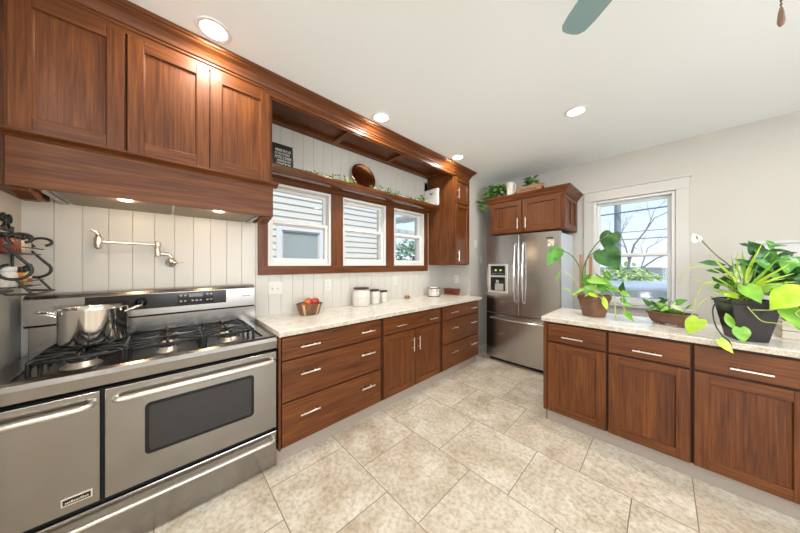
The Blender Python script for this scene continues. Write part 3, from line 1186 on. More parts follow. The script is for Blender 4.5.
# counter along the window wall
def slab_counter(name, x0, x1, y0, y1, label, exposed):
    m = MB()
    e = 0.012
    m.box(x0, x1, y0, y1, 0.918, 0.925, 0)
    m.box(x0, x1, y0, y1, 0.8875, 0.9179, 1)
    o = m.build(name, [STONE, STONE_EDGE], None, org=((x0 + x1) / 2, (y0 + y1) / 2, 0.8875), bevel=0.003)
    mark(o, label, 'countertop')
    return o


slab_counter('countertop', -2.438, -1.778, 0.560, 3.277, 'long pale granite countertop below the three wood-cased windows', 'x')

# ------------------------------------------------------------------ peninsula
FI = ('y', 2.462)
IG = 'stained base cabinets of the peninsula'
xs = [-0.738, -0.298, 0.122, 0.545, 0.968]
labs = ['stained peninsula cabinet with one drawer and one door, nearest the refrigerator',
        'stained peninsula cabinet with one drawer and one door, below the low clay trough',
        'stained peninsula cabinet with one drawer and one door, below the black pot',
        'stained peninsula cabinet beyond the black pot, at the right edge of the photo']
for i in range(4):
    u0, u1 = xs[i], xs[i + 1]
    t = base_cabinet(u0, u1, FI, 0.57, labs[i], IG)
    l = 0.034 if i == 0 else 0.008
    d = slab(t, FI, u0 + l, u1 - 0.008, 0.72, 0.868)
    if i == 0:
        end_stile(t, FI, u0 + 0.0005, u0 + 0.028)
    uc = (u0 + u1) / 2 + (0.005 if i else 0.0)
    bar_pull(d, FI, uc - 0.073, 0.772, uc + 0.073, 0.772)
    shaker(t, FI, u0 + l, u1 - 0.008, 0.110, 0.706, st=0.062)
mb = MB()
mb.box(-0.716, 0.968, 2.492, 3.02, 0.0, TOEZ - 0.001, 0)
mb.box(-0.728, -0.716, 2.486, 3.02, 0.0, TOEZ - 0.001, 1)
struct(mb.build('trim_5', [TOE, plain('grey_metal_edge', (0.30, 0.26, 0.21), 0.4, 0.6)]))
slab_counter('countertop', -0.748, 0.99, 2.424, 3.05, 'pale granite peninsula countertop carrying the potted plants', 'y')

# ------------------------------------------------------------------ upper cabinets, hood, shelf, crown
FU = ('x', -1.982)
UD = 0.455


def wall_cabinet(u0, u1, z0, z1, label, face=FU, depth=UD, group=None):
    t = thing('wall_cabinet', fpt(face, (u0 + u1) / 2, z0, -depth / 2), label, 'cabinet', group)
    m = MB()
    fbox(m, face, u0, u1, z0, z1, -depth, 0.0)
    m.build('body', WV, t, bevel=0.002)
    return t


UG = 'stained wall cabinets over the range and window'
w1 = wall_cabinet(-0.515, -0.153, 1.978, 2.62, 'single-door stained wall cabinet at the left end, above the hood by the spice rack', group=UG)
shaker(w1, FU, -0.502, -0.158, 1.986, 2.612, st=0.062)
w2 = wall_cabinet(-0.152, 0.574, 1.978, 2.62, 'two-door stained wall cabinet above the right part of the hood', group=UG)
shaker(w2, FU, -0.147, 0.200, 1.986, 2.612, st=0.062)
shaker(w2, FU, 0.206, 0.553, 1.986, 2.612, st=0.062)
w3 = wall_cabinet(2.884, 3.252, 1.376, 2.62, 'tall narrow stained wall cabinet between the third window and the refrigerator, two stacked doors', group=UG)
d = shaker(w3, FU, 2.902, 3.244, 2.245, 2.60, st=0.055)
bar_pull(d, FU, 2.938, 2.29, 2.938, 2.44)
d = shaker(w3, FU, 2.902, 3.244, 1.388, 2.235, st=0.055)
bar_pull(d, FU, 2.938, 1.43, 2.938, 1.58)
# dark filler between the first cabinet and the side wall
mb = MB()
mb.box(-2.43, -2.02, -0.58, -0.516, 1.74, 2.62)
struct(mb.build('trim_6', WV))

hood = thing('range_hood', (-2.2, 0.03, 1.72), 'stained wood mantel range hood with a metal filter underside above the range', 'range hood')
m = MB()
m.box(-1.99, -1.962, -0.508, 0.574, 1.729, 1.945)
m.build('front_board', WHY, hood, bevel=0.002)
for y0, y1 in ((-0.508, -0.486), (0.552, 0.574)):
    m = MB()
    m.box(-2.437, -1.99, y0, y1, 1.74, 1.945)
    m.build('side_board', WHY, hood, bevel=0.002)
m = MB()
pr = [(-1.99, 1.9455), (-1.962, 1.9455), (-1.958, 1.952), (-1.94, 1.958), (-1.925, 1.966), (-1.925, 1.977), (-1.99, 1.977)]
m.prism(pr, 'y', -0.515, 0.602)
m.build('ledge_molding', WHY, hood, bevel=0.0015)
for y0, y1 in ((-0.505, -0.455), (0.522, 0.572)):
    m = MB()
    m.prism([(-2.16, 1.695), (-2.10, 1.695), (-2.02, 1.718), (-1.995, 1.718), (-1.995, 1.7395), (-2.16, 1.7395)], 'y', y0, y1)
    m.build('bracket', WHY, hood, bevel=0.002)
MESHM = plain('metal_filter_mesh', (0.24, 0.195, 0.14), 0.42, 1.0, noise=0.6, nscale=240, bump=0.4)
m = MB()
m.box(-2.43, -2.0, -0.42, 0.502, 1.744, 1.765, 0)
m.build('hood_liner', STEEL, hood, bevel=0.002)
for y0, y1 in ((-0.395, 0.03), (0.045, 0.475)):
    m = MB()
    m.box(-2.41, -2.03, y0, y1, 1.737, 1.7435)
    m.build('filter', MESHM, hood)
for y in (-0.43, 0.505):
    m = MB()
    m.box(-2.43, -2.0, y - 0.012, y + 0.012, 1.736, 1.7435)
    m.build('liner_rail', STEEL, hood)
hood_lamps = []
for y in (-0.16, 0.26):
    m = MB()
    m.lathe([(0, 0), (0.03, 0), (0.032, 0.006), (0, 0.006)], (-2.035, y, 1.7325), 18)
    o = m.build('hood_lamp', emit('warm_hood_bulb', (1.0, 0.78, 0.52), 0.6), hood)
    l = bpy.data.lights.new('hood_light', 'POINT')
    l.energy = 1.5
    l.shadow_soft_size = 0.03
    l.color = (1.0, 0.76, 0.48)
    lo = bpy.data.objects.new('hood_light', l)
    COL.objects.link(lo)
    lo.parent = o
    lo.location = Vector((-2.06, y, 1.70)) - ORG[hood.name]

# soffit and fascia over the window span
mb = MB()
mb.box(-2.0, -1.9825, 0.575, 2.883, 2.60, 2.735, 1)
mb.box(-2.437, -2.0, 0.575, 2.883, 2.695, 2.705, 1)
mb.box(-2.437, -2.37, 0.575, 2.883, 2.662, 2.6945, 1)
mb.box(-2.07, -2.0, 0.575, 2.883, 2.662, 2.6945, 1)
for y in (0.575, 1.28, 2.0, 2.823):
    mb.box(-2.37, -2.07, y, y + 0.06, 2.662, 2.6945, 0)
struct(mb.build('trim_7', [WHX, WHY], bevel=0.002))

CROWN = [(0.0, 2.612), (0.012, 2.612), (0.014, 2.634), (0.022, 2.640), (0.022, 2.650), (0.030, 2.654), (0.036, 2.672), (0.052, 2.694), (0.074, 2.708), (0.080, 2.716), (0.088, 2.718), (0.090, 2.7395), (0.0, 2.7395)]


def crown_run(m, prof, pts, closed_ends=True, mat=0):
    """sweep (w,z) profile along a plan polyline, offset to its right-hand side, mitred corners"""
    P2 = [Vector(p) for p in pts]
    n = len(prof)
    v = []
    for i, p in enumerate(P2):
        def nrm(a, b):
            d = (b - a).normalized()
            return Vector((d.y, -d.x))
        if i == 0:
            o = nrm(P2[0], P2[1])
        elif i == len(P2) - 1:
            o = nrm(P2[-2], P2[-1])
        else:
            a, b = nrm(P2[i - 1], p), nrm(p, P2[i + 1])
            o = (a + b) / (1 + a.dot(b))
        v += [(p.x + o.x * w, p.y + o.y * w, z) for w, z in prof]
    f = []
    for i in range(len(P2) - 1):
        for k in range(n):
            k2 = (k + 1) % n
            f.append((i * n + k, i * n + k2, (i + 1) * n + k2, (i + 1) * n + k))
    f.append(tuple(range(n)))
    f.append(tuple((len(P2) - 1) * n + k for k in reversed(range(n))))
    m.add(v, f, mat)


mb = MB()
crown_run(mb, CROWN, [(-1.9815, -0.578), (-1.9815, 3.2525), (-2.43, 3.2525)])
mb.box(-2.43, -1.9817, -0.515, 0.574, 2.6205, 2.735)
mb.box(-2.43, -1.9817, 2.884, 3.252, 2.6205, 2.735)
struct(mb.build('trim_8', WHY))

shelf = thing('wall_shelf', (-2.33, 1.73, 2.19), 'long stained wood display shelf with a rounded nose above the three windows', 'shelf')
m = MB()
nose = [(-2.437, 2.2155), (-2.412, 2.2155), (-2.412, 2.164), (-2.300, 2.164)] + [(-2.300 + 0.084 * math.sin(math.radians(a)), 2.217 - 0.053 * math.cos(math.radians(a))) for a in range(8, 91, 8)] + [(-2.213, 2.219), (-2.217, 2.228), (-2.437, 2.228)]
m.prism(nose, 'y', 0.5755, 2.8825, 0, True)
SHW = wood('stained_oak_shelf', 'y', W0, W1, W2, rough=0.2)
SHW.node_tree.nodes['Principled BSDF'].inputs['Coat Weight'].default_value = 0.8
SHW.node_tree.nodes['Principled BSDF'].inputs['Coat Roughness'].default_value = 0.16
m.build('board', SHW, shelf, bevel=0.001)
m = MB()
m.prism([(-2.412, 2.148), (-2.402, 2.148), (-2.398, 2.156), (-2.385, 2.1635), (-2.412, 2.1635)], 'y', 0.5755, 2.8825)
m.build('cove_molding', WHY, shelf)

# ------------------------------------------------------------------ recessed ceiling lamps
def can(x, y, label):
    t = thing('recessed_light', (x, y, ZC), label, 'ceiling light', 'recessed ceiling lights')
    m = MB()
    m.lathe([(0.064, -0.001), (0.066, -0.006), (0.082, -0.005), (0.088, -0.0005), (0.064, -0.0005)], (x, y, ZC), 36)
    m.build('trim_ring', plain('white_lamp_trim', (0.8, 0.79, 0.77), 0.4), t)
    m = MB()
    m.lathe([(0.0, -0.003), (0.0635, -0.003), (0.0635, -0.0008), (0, -0.0008)], (x, y, ZC), 36)
    o = m.build('lens', LENS, t)
    l = bpy.data.lights.new('can_light', 'AREA')
    l.shape = 'DISK'
    l.size = 0.12
    l.energy = CAN_POWER
    l.color = (1.0, 0.957, 0.868)
    lo = bpy.data.objects.new('can_light', l)
    COL.objects.link(lo)
    lo.parent = o
    lo.location = (0, 0, -0.006)
    return t


LENS = emit('lit_lamp_lens', (1.0, 0.95, 0.86), 6.0)
can(-1.79, 0.205, 'lit round recessed ceiling light above the range, in front of the crown molding')
can(-1.79, 1.45, 'lit round recessed ceiling light in front of the crown above the middle window')
can(-1.79, 2.69, 'lit round recessed ceiling light in front of the crown by the tall narrow wall cabinet')
can(-0.535, 2.65, 'lit round recessed ceiling light out in the open ceiling, before the far window')
for x, y in ((0.72, 2.65), (-0.53, -0.9), (1.0, -0.9), (2.2, 1.45), (2.2, -0.9)):  # unseen cans added for more even room light
    can(x, y, 'added recessed ceiling light out of view, fill for the room')

# ------------------------------------------------------------------ range
RY0, RY1 = -0.548, 0.557
rng = thing('gas_range', (-2.1, 0.0, 0.0), 'wide stainless steel gas range with two side-by-side oven doors and a bottom drawer', 'range')
m = MB()
m.box(-2.40, -1.845, RY0, RY1, 0.02, 0.79, 1)
m.box(-2.40, -1.86, RY0, RY1, 0.0, 0.02, 1)
m.box(-2.40, -1.845, RY0, RY0 + 0.01, 0.02, 0.80, 0)
m.build('body', [STEEL, BLACK], rng)
m = MB()
m.prism([(-1.86, 0.81), (-1.822, 0.81), (-1.815, 0.862), (-1.822, 0.884), (-1.838, 0.893), (-1.86, 0.893)], 'y', RY0, RY1, 0)
m.build('front_apron', STEEL, rng, bevel=0.001)
m = MB()
ring_in = (-2.285, -1.875, -0.475, 0.487)
m.box(-1.875, -1.8605, RY0, RY1, 0.80, 0.893)
m.box(-2.33, -2.285, RY0, RY1, 0.80, 0.893)
m.box(-2.285, -1.875, RY0, -0.475, 0.80, 0.893)
m.box(-2.285, -1.875, 0.487, RY1, 0.80, 0.893)
m.build('cooktop_rim', STEEL, rng, bevel=0.002)
m = MB()
m.box(-2.285, -1.875, -0.475, 0.487, 0.80, 0.882)
m.build('cooktop_pan', plain('dark_cooktop_enamel', (0.035, 0.031, 0.029), 0.22), rng)
# doors
FR = ('x', -1.843)


def range_front(name, y0, y1, z0, z1, t=0.025):
    m = MB()
    fbox(m, FR, y0, y1, z0, z1, 0.0, t)
    return m.build(name, STEEL, rng, bevel=0.005)


def tube_pull(parent, y0, y1, z, w=0.025, r=0.0125, out=0.042):
    m = MB()
    X = FR[1] + w
    m.tube([(X - 0.002, y0, z), (X + out * 0.55, y0 + 0.002, z), (X + out * 0.9, y0 + 0.012, z), (X + out, y0 + 0.035, z), (X + out, y1 - 0.035, z), (X + out * 0.9, y1 - 0.012, z), (X + out * 0.55, y1 - 0.002, z), (X - 0.002, y1, z)], r, 14)
    return m.build('handle', NICKEL, parent)


d1 = range_front('oven_door', -0.210, 0.555, 0.272, 0.790)
tube_pull(d1, -0.175, 0.53, 0.738)
m = MB()


def rrect(y0, y1, z0, z1, r, n=6):
    pts = []
    for cy_, cz, a0 in ((y1 - r, z1 - r, 0), (y0 + r, z1 - r, 90), (y0 + r, z0 + r, 180), (y1 - r, z0 + r, 270)):
        for i in range(n + 1):
            a = math.radians(a0 + 90 * i / n)
            pts.append((cy_ + r * math.cos(a), cz + r * math.sin(a)))
    return pts


m.prism(rrect(-0.076, 0.417, 0.408, 0.672, 0.022), 'x', FR[1] + 0.022, FR[1] + 0.0268)
m.build('oven_window', plain('oven_black_glass', (0.006, 0.006, 0.006), 0.06, spec=0.3), d1, bevel=0.001)
m = MB()
m.prism(rrect(-0.060, 0.401, 0.424, 0.656, 0.014), 'x', FR[1] + 0.0268, FR[1] + 0.0272)
m.build('inner_glass', plain('smoked_oven_glass', (0.030, 0.027, 0.025), 0.06, spec=0.35), d1)
d2 = range_front('oven_door', RY0 + 0.002, -0.223, 0.272, 0.790)
tube_pull(d2, -0.525, -0.245, 0.738)
bd = MB()
bd.box(FR[1] + 0.025, FR[1] + 0.031, -0.335, -0.244, 0.311, 0.347, 0)
badge = bd.build('badge', CHROME, d2, bevel=0.002)
ORG[badge.name] = ORG[rng.name]
m = MB()
m.box(FR[1] + 0.031, FR[1] + 0.0315, -0.329, -0.250, 0.317, 0.341, 0)
y = -0.322
rl = random.Random(4)
while y < -0.258:
    wd = rl.uniform(0.0028, 0.0052)
    m.box(FR[1] + 0.0315, FR[1] + 0.0319, y, y + wd, 0.322, 0.322 + rl.uniform(0.006, 0.010), 1)
    y += wd + 0.0022
m.build('badge_plate', [BLKGLASS, NICKEL], badge.parent)
dr = range_front('warming_drawer', RY0 + 0.002, 0.555, 0.012, 0.250)
tube_pull(dr, -0.30 - 0.2, 0.535, 0.208, r=0.010)
# backguard
m = MB()
m.box(-2.43, -2.305, RY0 + 0.02, 0.538, 0.80, 1.046, 0)
m.build('riser', STEEL, rng, bevel=0.002)
bg = MB()
bg.prism([(-2.43, 1.046), (-2.285, 1.046), (-2.272, 1.058), (-2.274, 1.195), (-2.285, 1.212), (-2.305, 1.219), (-2.43, 1.219)], 'y', RY0 + 0.012, 0.524)
bg = bg.build('backguard', STEEL, rng, bevel=0.001)


def bgp(y, z, out=0.0):
    # point on the sloping console face
    k = (z - 1.058) / (1.195 - 1.058)
    return (-2.272 - 0.002 * k + out, y, z)


def console(m, y0, y1, z0, z1, o0, o1, mat=0):
    v = [bgp(y, z, o) for o in (o0, o1) for y, z in ((y0, z0), (y1, z0), (y1, z1), (y0, z1))]
    m.add(v, [(3, 2, 1, 0), (4, 5, 6, 7), (0, 1, 5, 4), (1, 2, 6, 5), (2, 3, 7, 6), (3, 0, 4, 7)], mat)


m = MB()
console(m, -0.335, 0.335, 1.098, 1.192, -0.004, 0.002)
m.build('control_panel', plain('dark_brown_glass', (0.020, 0.016, 0.014), 0.14, spec=0.3), bg)
m = MB()
console(m, 0.058, 0.255, 1.108, 1.182, 0.002, 0.003, 0)
console(m, 0.120, 0.195, 1.155, 1.178, 0.003, 0.0035, 1)
m.build('display', [BLKGLASS, plain('grey_display', (0.10, 0.095, 0.085), 0.2)], bg)
for y, z in ((0.078, 1.168), (0.100, 1.168), (0.078, 1.130), (0.100, 1.130), (0.140, 1.130), (0.162, 1.130), (0.184, 1.130), (0.222, 1.168), (0.244, 1.168), (0.222, 1.130), (0.244, 1.130)):
    m = MB()
    console(m, y - 0.006, y + 0.006, z - 0.005, z + 0.005, 0.002, 0.0045)
    m.build('button', plain('pale_button', (0.30, 0.28, 0.25), 0.4), bg)
for y, z in ((-0.112, 1.142),):
    m = MB()
    x = bgp(y, z)[0]
    m.lathe([(0, 0.0), (0.030, 0.0), (0.028, 0.006), (0.021, 0.010), (0.019, 0.028), (0.016, 0.031), (0, 0.031)], (x, y, z), 24, 'x')
    m.box(x + 0.03, x + 0.036, y - 0.004, y + 0.004, z - 0.017, z + 0.017)
    m.build('knob', BLKGLASS, bg)
m = MB()
for i in range(7):
    console(m, 0.440 + 0.0075 * i, 0.445 + 0.0075 * i, 1.133, 1.139 + (0.003 if i % 3 == 0 else 0), 0.0005, 0.0012)
m.build('badge', plain('grey_lettering', (0.16, 0.14, 0.12), 0.5), bg, label='tiny grey lettering mark')
# burners
ZP = 0.882
for bx, by, r in ((-1.985, -0.302, 0.048), (-2.175, -0.302, 0.045), (-1.985, 0.009, 0.034), (-2.175, 0.009, 0.040), (-1.985, 0.309, 0.046), (-2.175, 0.309, 0.040)):
    m = MB()
    m.lathe([(0.0, 0.0), (r + 0.022, 0.0), (r + 0.016, 0.006), (r + 0.004, 0.010), (r + 0.002, 0.026), (0, 0.026)], (bx, by, ZP), 28)
    bb = m.build('burner', plain('satin_burner_alloy', (0.52, 0.45, 0.39), 0.35, 0.9), rng)
    m = MB()
    m.lathe([(0.0, 0.026), (r, 0.026), (r + 0.002, 0.031), (r - 0.005, 0.037), (0, 0.038)], (bx, by, ZP), 28)
    m.build('burner_cap', IRON, bb)


def grate(y0, y1, two):
    m = MB()
    x0, x1 = -2.268, -1.912
    zt, h, w = 0.952, 0.011, 0.0055
    xm, ym = (x0 + x1) / 2, (y0 + y1) / 2

    def bar(p, q, drop=True):
        m.tube([p, q], [0.0065, 0.0065], 6)
    g = 0.03
    loop = [(x0 + g, y0, zt - 0.014), (x1 - g, y0, zt - 0.014), (x1, y0 + g, zt - 0.014), (x1, y1 - g, zt - 0.014), (x1 - g, y1, zt - 0.014), (x0 + g, y1, zt - 0.014), (x0, y1 - g, zt - 0.014), (x0, y0 + g, zt - 0.014), (x0 + g, y0, zt - 0.014)]
    m.tube(loop, 0.0075, 8)
    m.tube([(xm, y0, zt - 0.012), (xm, y1, zt - 0.012)], 0.0065, 6)
    for cx_ in ((x0 + xm) / 2 - 0.005, (x1 + xm) / 2 + 0.005):
        r_in = 0.028
        for k in range(4):
            a = PI / 2 * k
            dx, dy = math.cos(a), math.sin(a)
            lim = (x1 - x0) / 4 if k % 2 == 0 else (y1 - y0) / 2
            px, py = cx_ + dx * lim, ym + dy * lim
            m.tube([(px, py, zt - 0.014), (px - dx * 0.012, py - dy * 0.012, zt - 0.001), (cx_ + dx * r_in, ym + dy * r_in, zt - 0.004), (cx_ + dx * (r_in - 0.006), ym + dy * (r_in - 0.006), zt - 0.014)], [0.0075, 0.0075, 0.0065, 0.005], 6)
        for sx in (-1, 1):
            for sy in (-1, 1):
                m.tube([(cx_ + sx * 0.075, ym + sy * (y1 - y0) * 0.5, zt - 0.014), (cx_ + sx * 0.07, ym + sy * (y1 - y0) * 0.44, zt - 0.001), (cx_ + sx * 0.035, ym + sy * 0.052, zt - 0.004)], [0.007, 0.007, 0.005], 6)
    for px, py in ((x0 + 0.03, y0), (x1 - 0.03, y0), (x0 + 0.03, y1), (x1 - 0.03, y1), (xm, y0), (xm, y1)):
        m.tube([(px, py, zt - 0.014), (px, py, ZP + 0.001)], [0.008, 0.010], 8)
    m.build('burner_grate', IRON, rng)


grate(-0.445, -0.160, True)
grate(-0.148, 0.166, True)
grate(0.178, 0.440, True)

# stock pot on the left grate
PC = (-2.150, -0.282)
pot = thing('stock_pot', (PC[0], PC[1], 0.9605), 'polished steel stock pot standing on the left burners of the range', 'pot')
m = MB()
R = 0.125
prof = [(0.0, 0.0), (R - 0.012, 0.0), (R - 0.004, 0.003), (R, 0.012), (R, 0.178), (R + 0.004, 0.184), (R + 0.004, 0.188), (R - 0.002, 0.189), (R - 0.005, 0.18), (R - 0.005, 0.014), (0, 0.012)]
m.lathe(prof, (PC[0], PC[1], 0.9605), 48)
m.build('body', CHROME, pot)
for s in (-1, 1):
    m = MB()
    a0 = math.radians(90 * s + (8 if s < 0 else -8))
    ax, ay = math.cos(a0), math.sin(a0)
    tx, ty = -ay, ax
    base = Vector((PC[0] + ax * R, PC[1] + ay * R, 0.9605 + 0.158))
    A = Vector((ax, ay, 0))
    T = Vector((tx, ty, 0))
    U = Vector((0, 0, 1))
    m.tube([base - T * 0.045, base - T * 0.048 + A * 0.022 + U * 0.012, base - T * 0.036 + A * 0.050 + U * 0.020, base + A * 0.058 + U * 0.022, base + T * 0.036 + A * 0.050 + U * 0.020, base + T * 0.048 + A * 0.022 + U * 0.012, base + T * 0.045], 0.0065, 10)
    m.build('handle', CHROME, pot)

# pot filler
pf = thing('pot_filler', (XL, 0.045, 1.40), 'satin nickel folding pot filler tap on the wall above the range', 'tap')
m = MB()
m.lathe([(0, 0), (0.032, 0.0), (0.032, 0.006), (0.018, 0.014), (0.014, 0.05), (0, 0.05)], (XL + 0.001, 0.030, 1.395), 24, 'x')
m.build('wall_flange', NICKEL, pf)
m = MB()
m.tube([(-2.395, 0.030, 1.395), (-2.385, 0.030, 1.43), (-2.385, 0.022, 1.452), (-2.38, 0.0, 1.455), (-2.375, -0.032, 1.455)], 0.011, 12)
m.lathe([(0, -0.022), (0.019, -0.022), (0.019, 0.022), (0, 0.022)], (-2.39, 0.030, 1.405), 18)
m.build('valve', NICKEL, pf)
m = MB()
m.tube([(-2.385, 0.035, 1.395), (-2.375, 0.075, 1.398), (-2.372, 0.098, 1.398)], [0.007, 0.005, 0.006], 10)
m.build('lever', NICKEL, pf)
m = MB()
m.lathe([(0, -0.055), (0.013, -0.055), (0.0165, -0.05), (0.0165, -0.012), (0.012, -0.008), (0.012, 0.004), (0.0165, 0.008), (0.0165, 0.045), (0.012, 0.05), (0, 0.05)], (-2.37, -0.038, 1.490), 20)
m.build('joint', NICKEL, pf)
m = MB()
m.tube([(-2.37, -0.05, 1.517), (-2.345, -0.285, 1.520)], 0.0085, 12)
m.build('arm', NICKEL, pf)
m = MB()
m.lathe([(0, -0.042), (0.010, -0.042), (0.016, -0.034), (0.020, -0.01), (0.020, 0.02), (0.013, 0.034), (0.012, 0.045), (0, 0.046)], (-2.343, -0.295, 1.517), 20)
m.tube([(-2.343, -0.295, 1.558), (-2.343, -0.302, 1.578), (-2.338, -0.322, 1.590)], [0.009, 0.010, 0.007], 10)
m.build('spout', NICKEL, pf)

# ------------------------------------------------------------------ refrigerator
FX0, FX1, FYF = -1.795, -0.852, 3.42
fr = thing('refrigerator', (-1.314, 3.75, 0.0), 'stainless french-door refrigerator with bottom freezer and ice dispenser', 'refrigerator')
m = MB()
m.box(FX0 + 0.004, FX1 - 0.004, FYF + 0.075, 4.055, 0.035, 1.775, 0)
m.build('body', FRIDGE_SIDE, fr, bevel=0.006)
m = MB()
m.box(FX0 + 0.02, FX1 - 0.02, FYF + 0.09, 4.05, 0.0, 0.035)
m.build('base_grille', IRON, fr)


def convex(name, x0, x1, z0, z1, bulge=0.022, thick=0.07):
    m = MB()
    n = 12
    xc, hw = (FX0 + FX1) / 2, (FX1 - FX0) / 2
    pts = []
    for i in range(n + 1):
        x = x0 + (x1 - x0) * i / n
        pts.append((x, FYF + bulge * ((x - xc) / hw) ** 2))
    pts = pts + [(x1, FYF + thick), (x0, FYF + thick)]
    m.prism(pts, 'z', z0, z1)
    o = m.build(name, STEELX, fr, bevel=0.005)
    return o


fd1 = convex('door', FX0, -1.322, 0.700, 1.790)
fd2 = convex('door', -1.312, FX1, 0.700, 1.790)
fd3 = convex('freezer_drawer', FX0, FX1, 0.060, 0.690)


def bow_handle(parent, x, z0, z1):
    m = MB()
    pts = []
    for i in range(13):
        k = i / 12
        pts.append((x, FYF - 0.018 - 0.040 * math.sin(PI * k) ** 0.7, z0 + (z1 - z0) * k))
    pts = [(x, FYF + 0.006, z0)] + pts + [(x, FYF + 0.006, z1)]
    m.tube(pts, 0.0145, 12, flat=0.8)
    m.build('handle', CHROME, parent)


bow_handle(fd1, -1.372, 0.875, 1.655)
bow_handle(fd2, -1.265, 0.875, 1.665)
m = MB()
pts = []
for i in range(15):
    k = i / 14
    x = -1.715 + 0.80 * k
    pts.append((x, FYF - 0.012 - 0.034 * math.sin(PI * k) ** 0.5, 0.628))
pts = [(-1.725, FYF + 0.015, 0.628)] + pts + [(-0.905, FYF + 0.015, 0.628)]
m.tube(pts, 0.015, 12, flat=0.8)
m.build('handle', CHROME, fd3)
# dispenser
m = MB()
Y0 = FYF + 0.006
ring(m, 'y', -1.752, -1.476, 0.985, 1.390, Y0 - 0.014, Y0 + 0.01, 0.032, wb=0.03, wt=0.026)
m.box(-1.722, -1.506, Y0 - 0.014, Y0 + 0.01, 1.205, 1.232)
disp = m.build('dispenser', plain('silver_plastic', (0.55, 0.52, 0.49), 0.3, 0.6), fr, bevel=0.003)
m = MB()
m.box(-1.720, -1.508, Y0 - 0.009, Y0 + 0.008, 1.232, 1.364, 0)
for x in (-1.655, -1.585):
    m.box(x, x + 0.025, Y0 - 0.0095, Y0 - 0.009, 1.293, 1.315, 1)
for i in range(5):
    m.box(-1.695 + 0.037 * i, -1.675 + 0.037 * i, Y0 - 0.0095, Y0 - 0.009, 1.252, 1.258, 2)
m.build('display', [BLKGLASS, emit('green_display_light', (0.45, 0.55, 0.08), 0.5), plain('grey_marks', (0.2, 0.2, 0.2), 0.5)], disp)
m = MB()
m.box(-1.720, -1.508, Y0 - 0.003, Y0 + 0.008, 1.015, 1.205, 0)
m.box(-1.655, -1.535, Y0 - 0.008, Y0 - 0.003, 1.02, 1.115, 1)
m.box(-1.64, -1.60, Y0 - 0.010, Y0 - 0.003, 1.12, 1.165, 1)
m.build('dispenser_recess', [BLKGLASS, plain('grey_paddle', (0.34, 0.31, 0.28), 0.4)], disp)
m = MB()
m.box(-0.90, -0.862, FYF + 0.03, FYF + 0.10, 1.7905, 1.803)
m.build('hinge_cover', IRON, fr, bevel=0.003)

note = thing('fridge_magnet', (-0.945, FYF + 0.02, 1.70), 'small patterned paper held by a dark clip on the right refrigerator door', 'magnet')
m = MB()
m.box(-0.985, -0.915, FYF + 0.0065, FYF + 0.011, 1.61, 1.69, 0)
m.build('paper', plain('printed_paper', (0.62, 0.52, 0.40), 0.6, noise=0.6, nscale=45), note)
m = MB()
m.box(-1.000, -0.925, FYF + 0.002, FYF + 0.0105, 1.705, 1.718, 0)
m.build('clip', BLKMETAL, note)

# cabinet above the refrigerator
FF = ('y', 3.462)
w4 = thing('wall_cabinet', (-1.28, 3.78, 1.81), 'two-door stained cabinet with crown molding above the refrigerator', 'cabinet')
m = MB()
m.box(-1.745, -0.822, 3.462, 4.075, 1.812, 2.250)
m.build('body', WV, w4, bevel=0.002)
d = shaker(w4, FF, -1.738, -1.302, 1.822, 2.240, st=0.062)
bar_pull(d, FF, -1.345, 1.865, -1.345, 2.005)
d = shaker(w4, FF, -1.286, -0.850, 1.822, 2.240, st=0.062)
bar_pull(d, FF, -1.243, 1.865, -1.243, 2.005)
m = MB()
for y0, y1 in ((3.47, 3.55), (3.74, 3.80), (3.99, 4.07)):
    m.box(-0.8215, -0.808, y0, y1, 1.822, 2.245, 0)
for z0, z1 in ((1.822, 1.89), (2.18, 2.245)):
    m.box(-0.8215, -0.808, 3.55, 3.74, z0, z1, 1)
    m.box(-0.8215, -0.808, 3.80, 3.99, z0, z1, 1)
m.build('side_panel', [WV, WHY], w4, bevel=0.002)
m = MB()
CR2 = [(0.0, 2.235), (0.010, 2.235), (0.012, 2.252), (0.026, 2.262), (0.034, 2.285), (0.052, 2.306), (0.058, 2.312), (0.062, 2.330), (-0.03, 2.330), (-0.03, 2.2505), (0.0, 2.2505)]
crown_run(m, CR2, [(-1.745, 4.07), (-1.745, 3.462), (-0.808, 3.462), (-0.808, 4.07)][::1])
m.build('crown_molding', WHX, w4)
m = MB()
m.box(-1.715, -0.838, 3.492, 4.07, 2.2505, 2.318)
m.build('top_board', WHX, w4)
ZT = 2.318

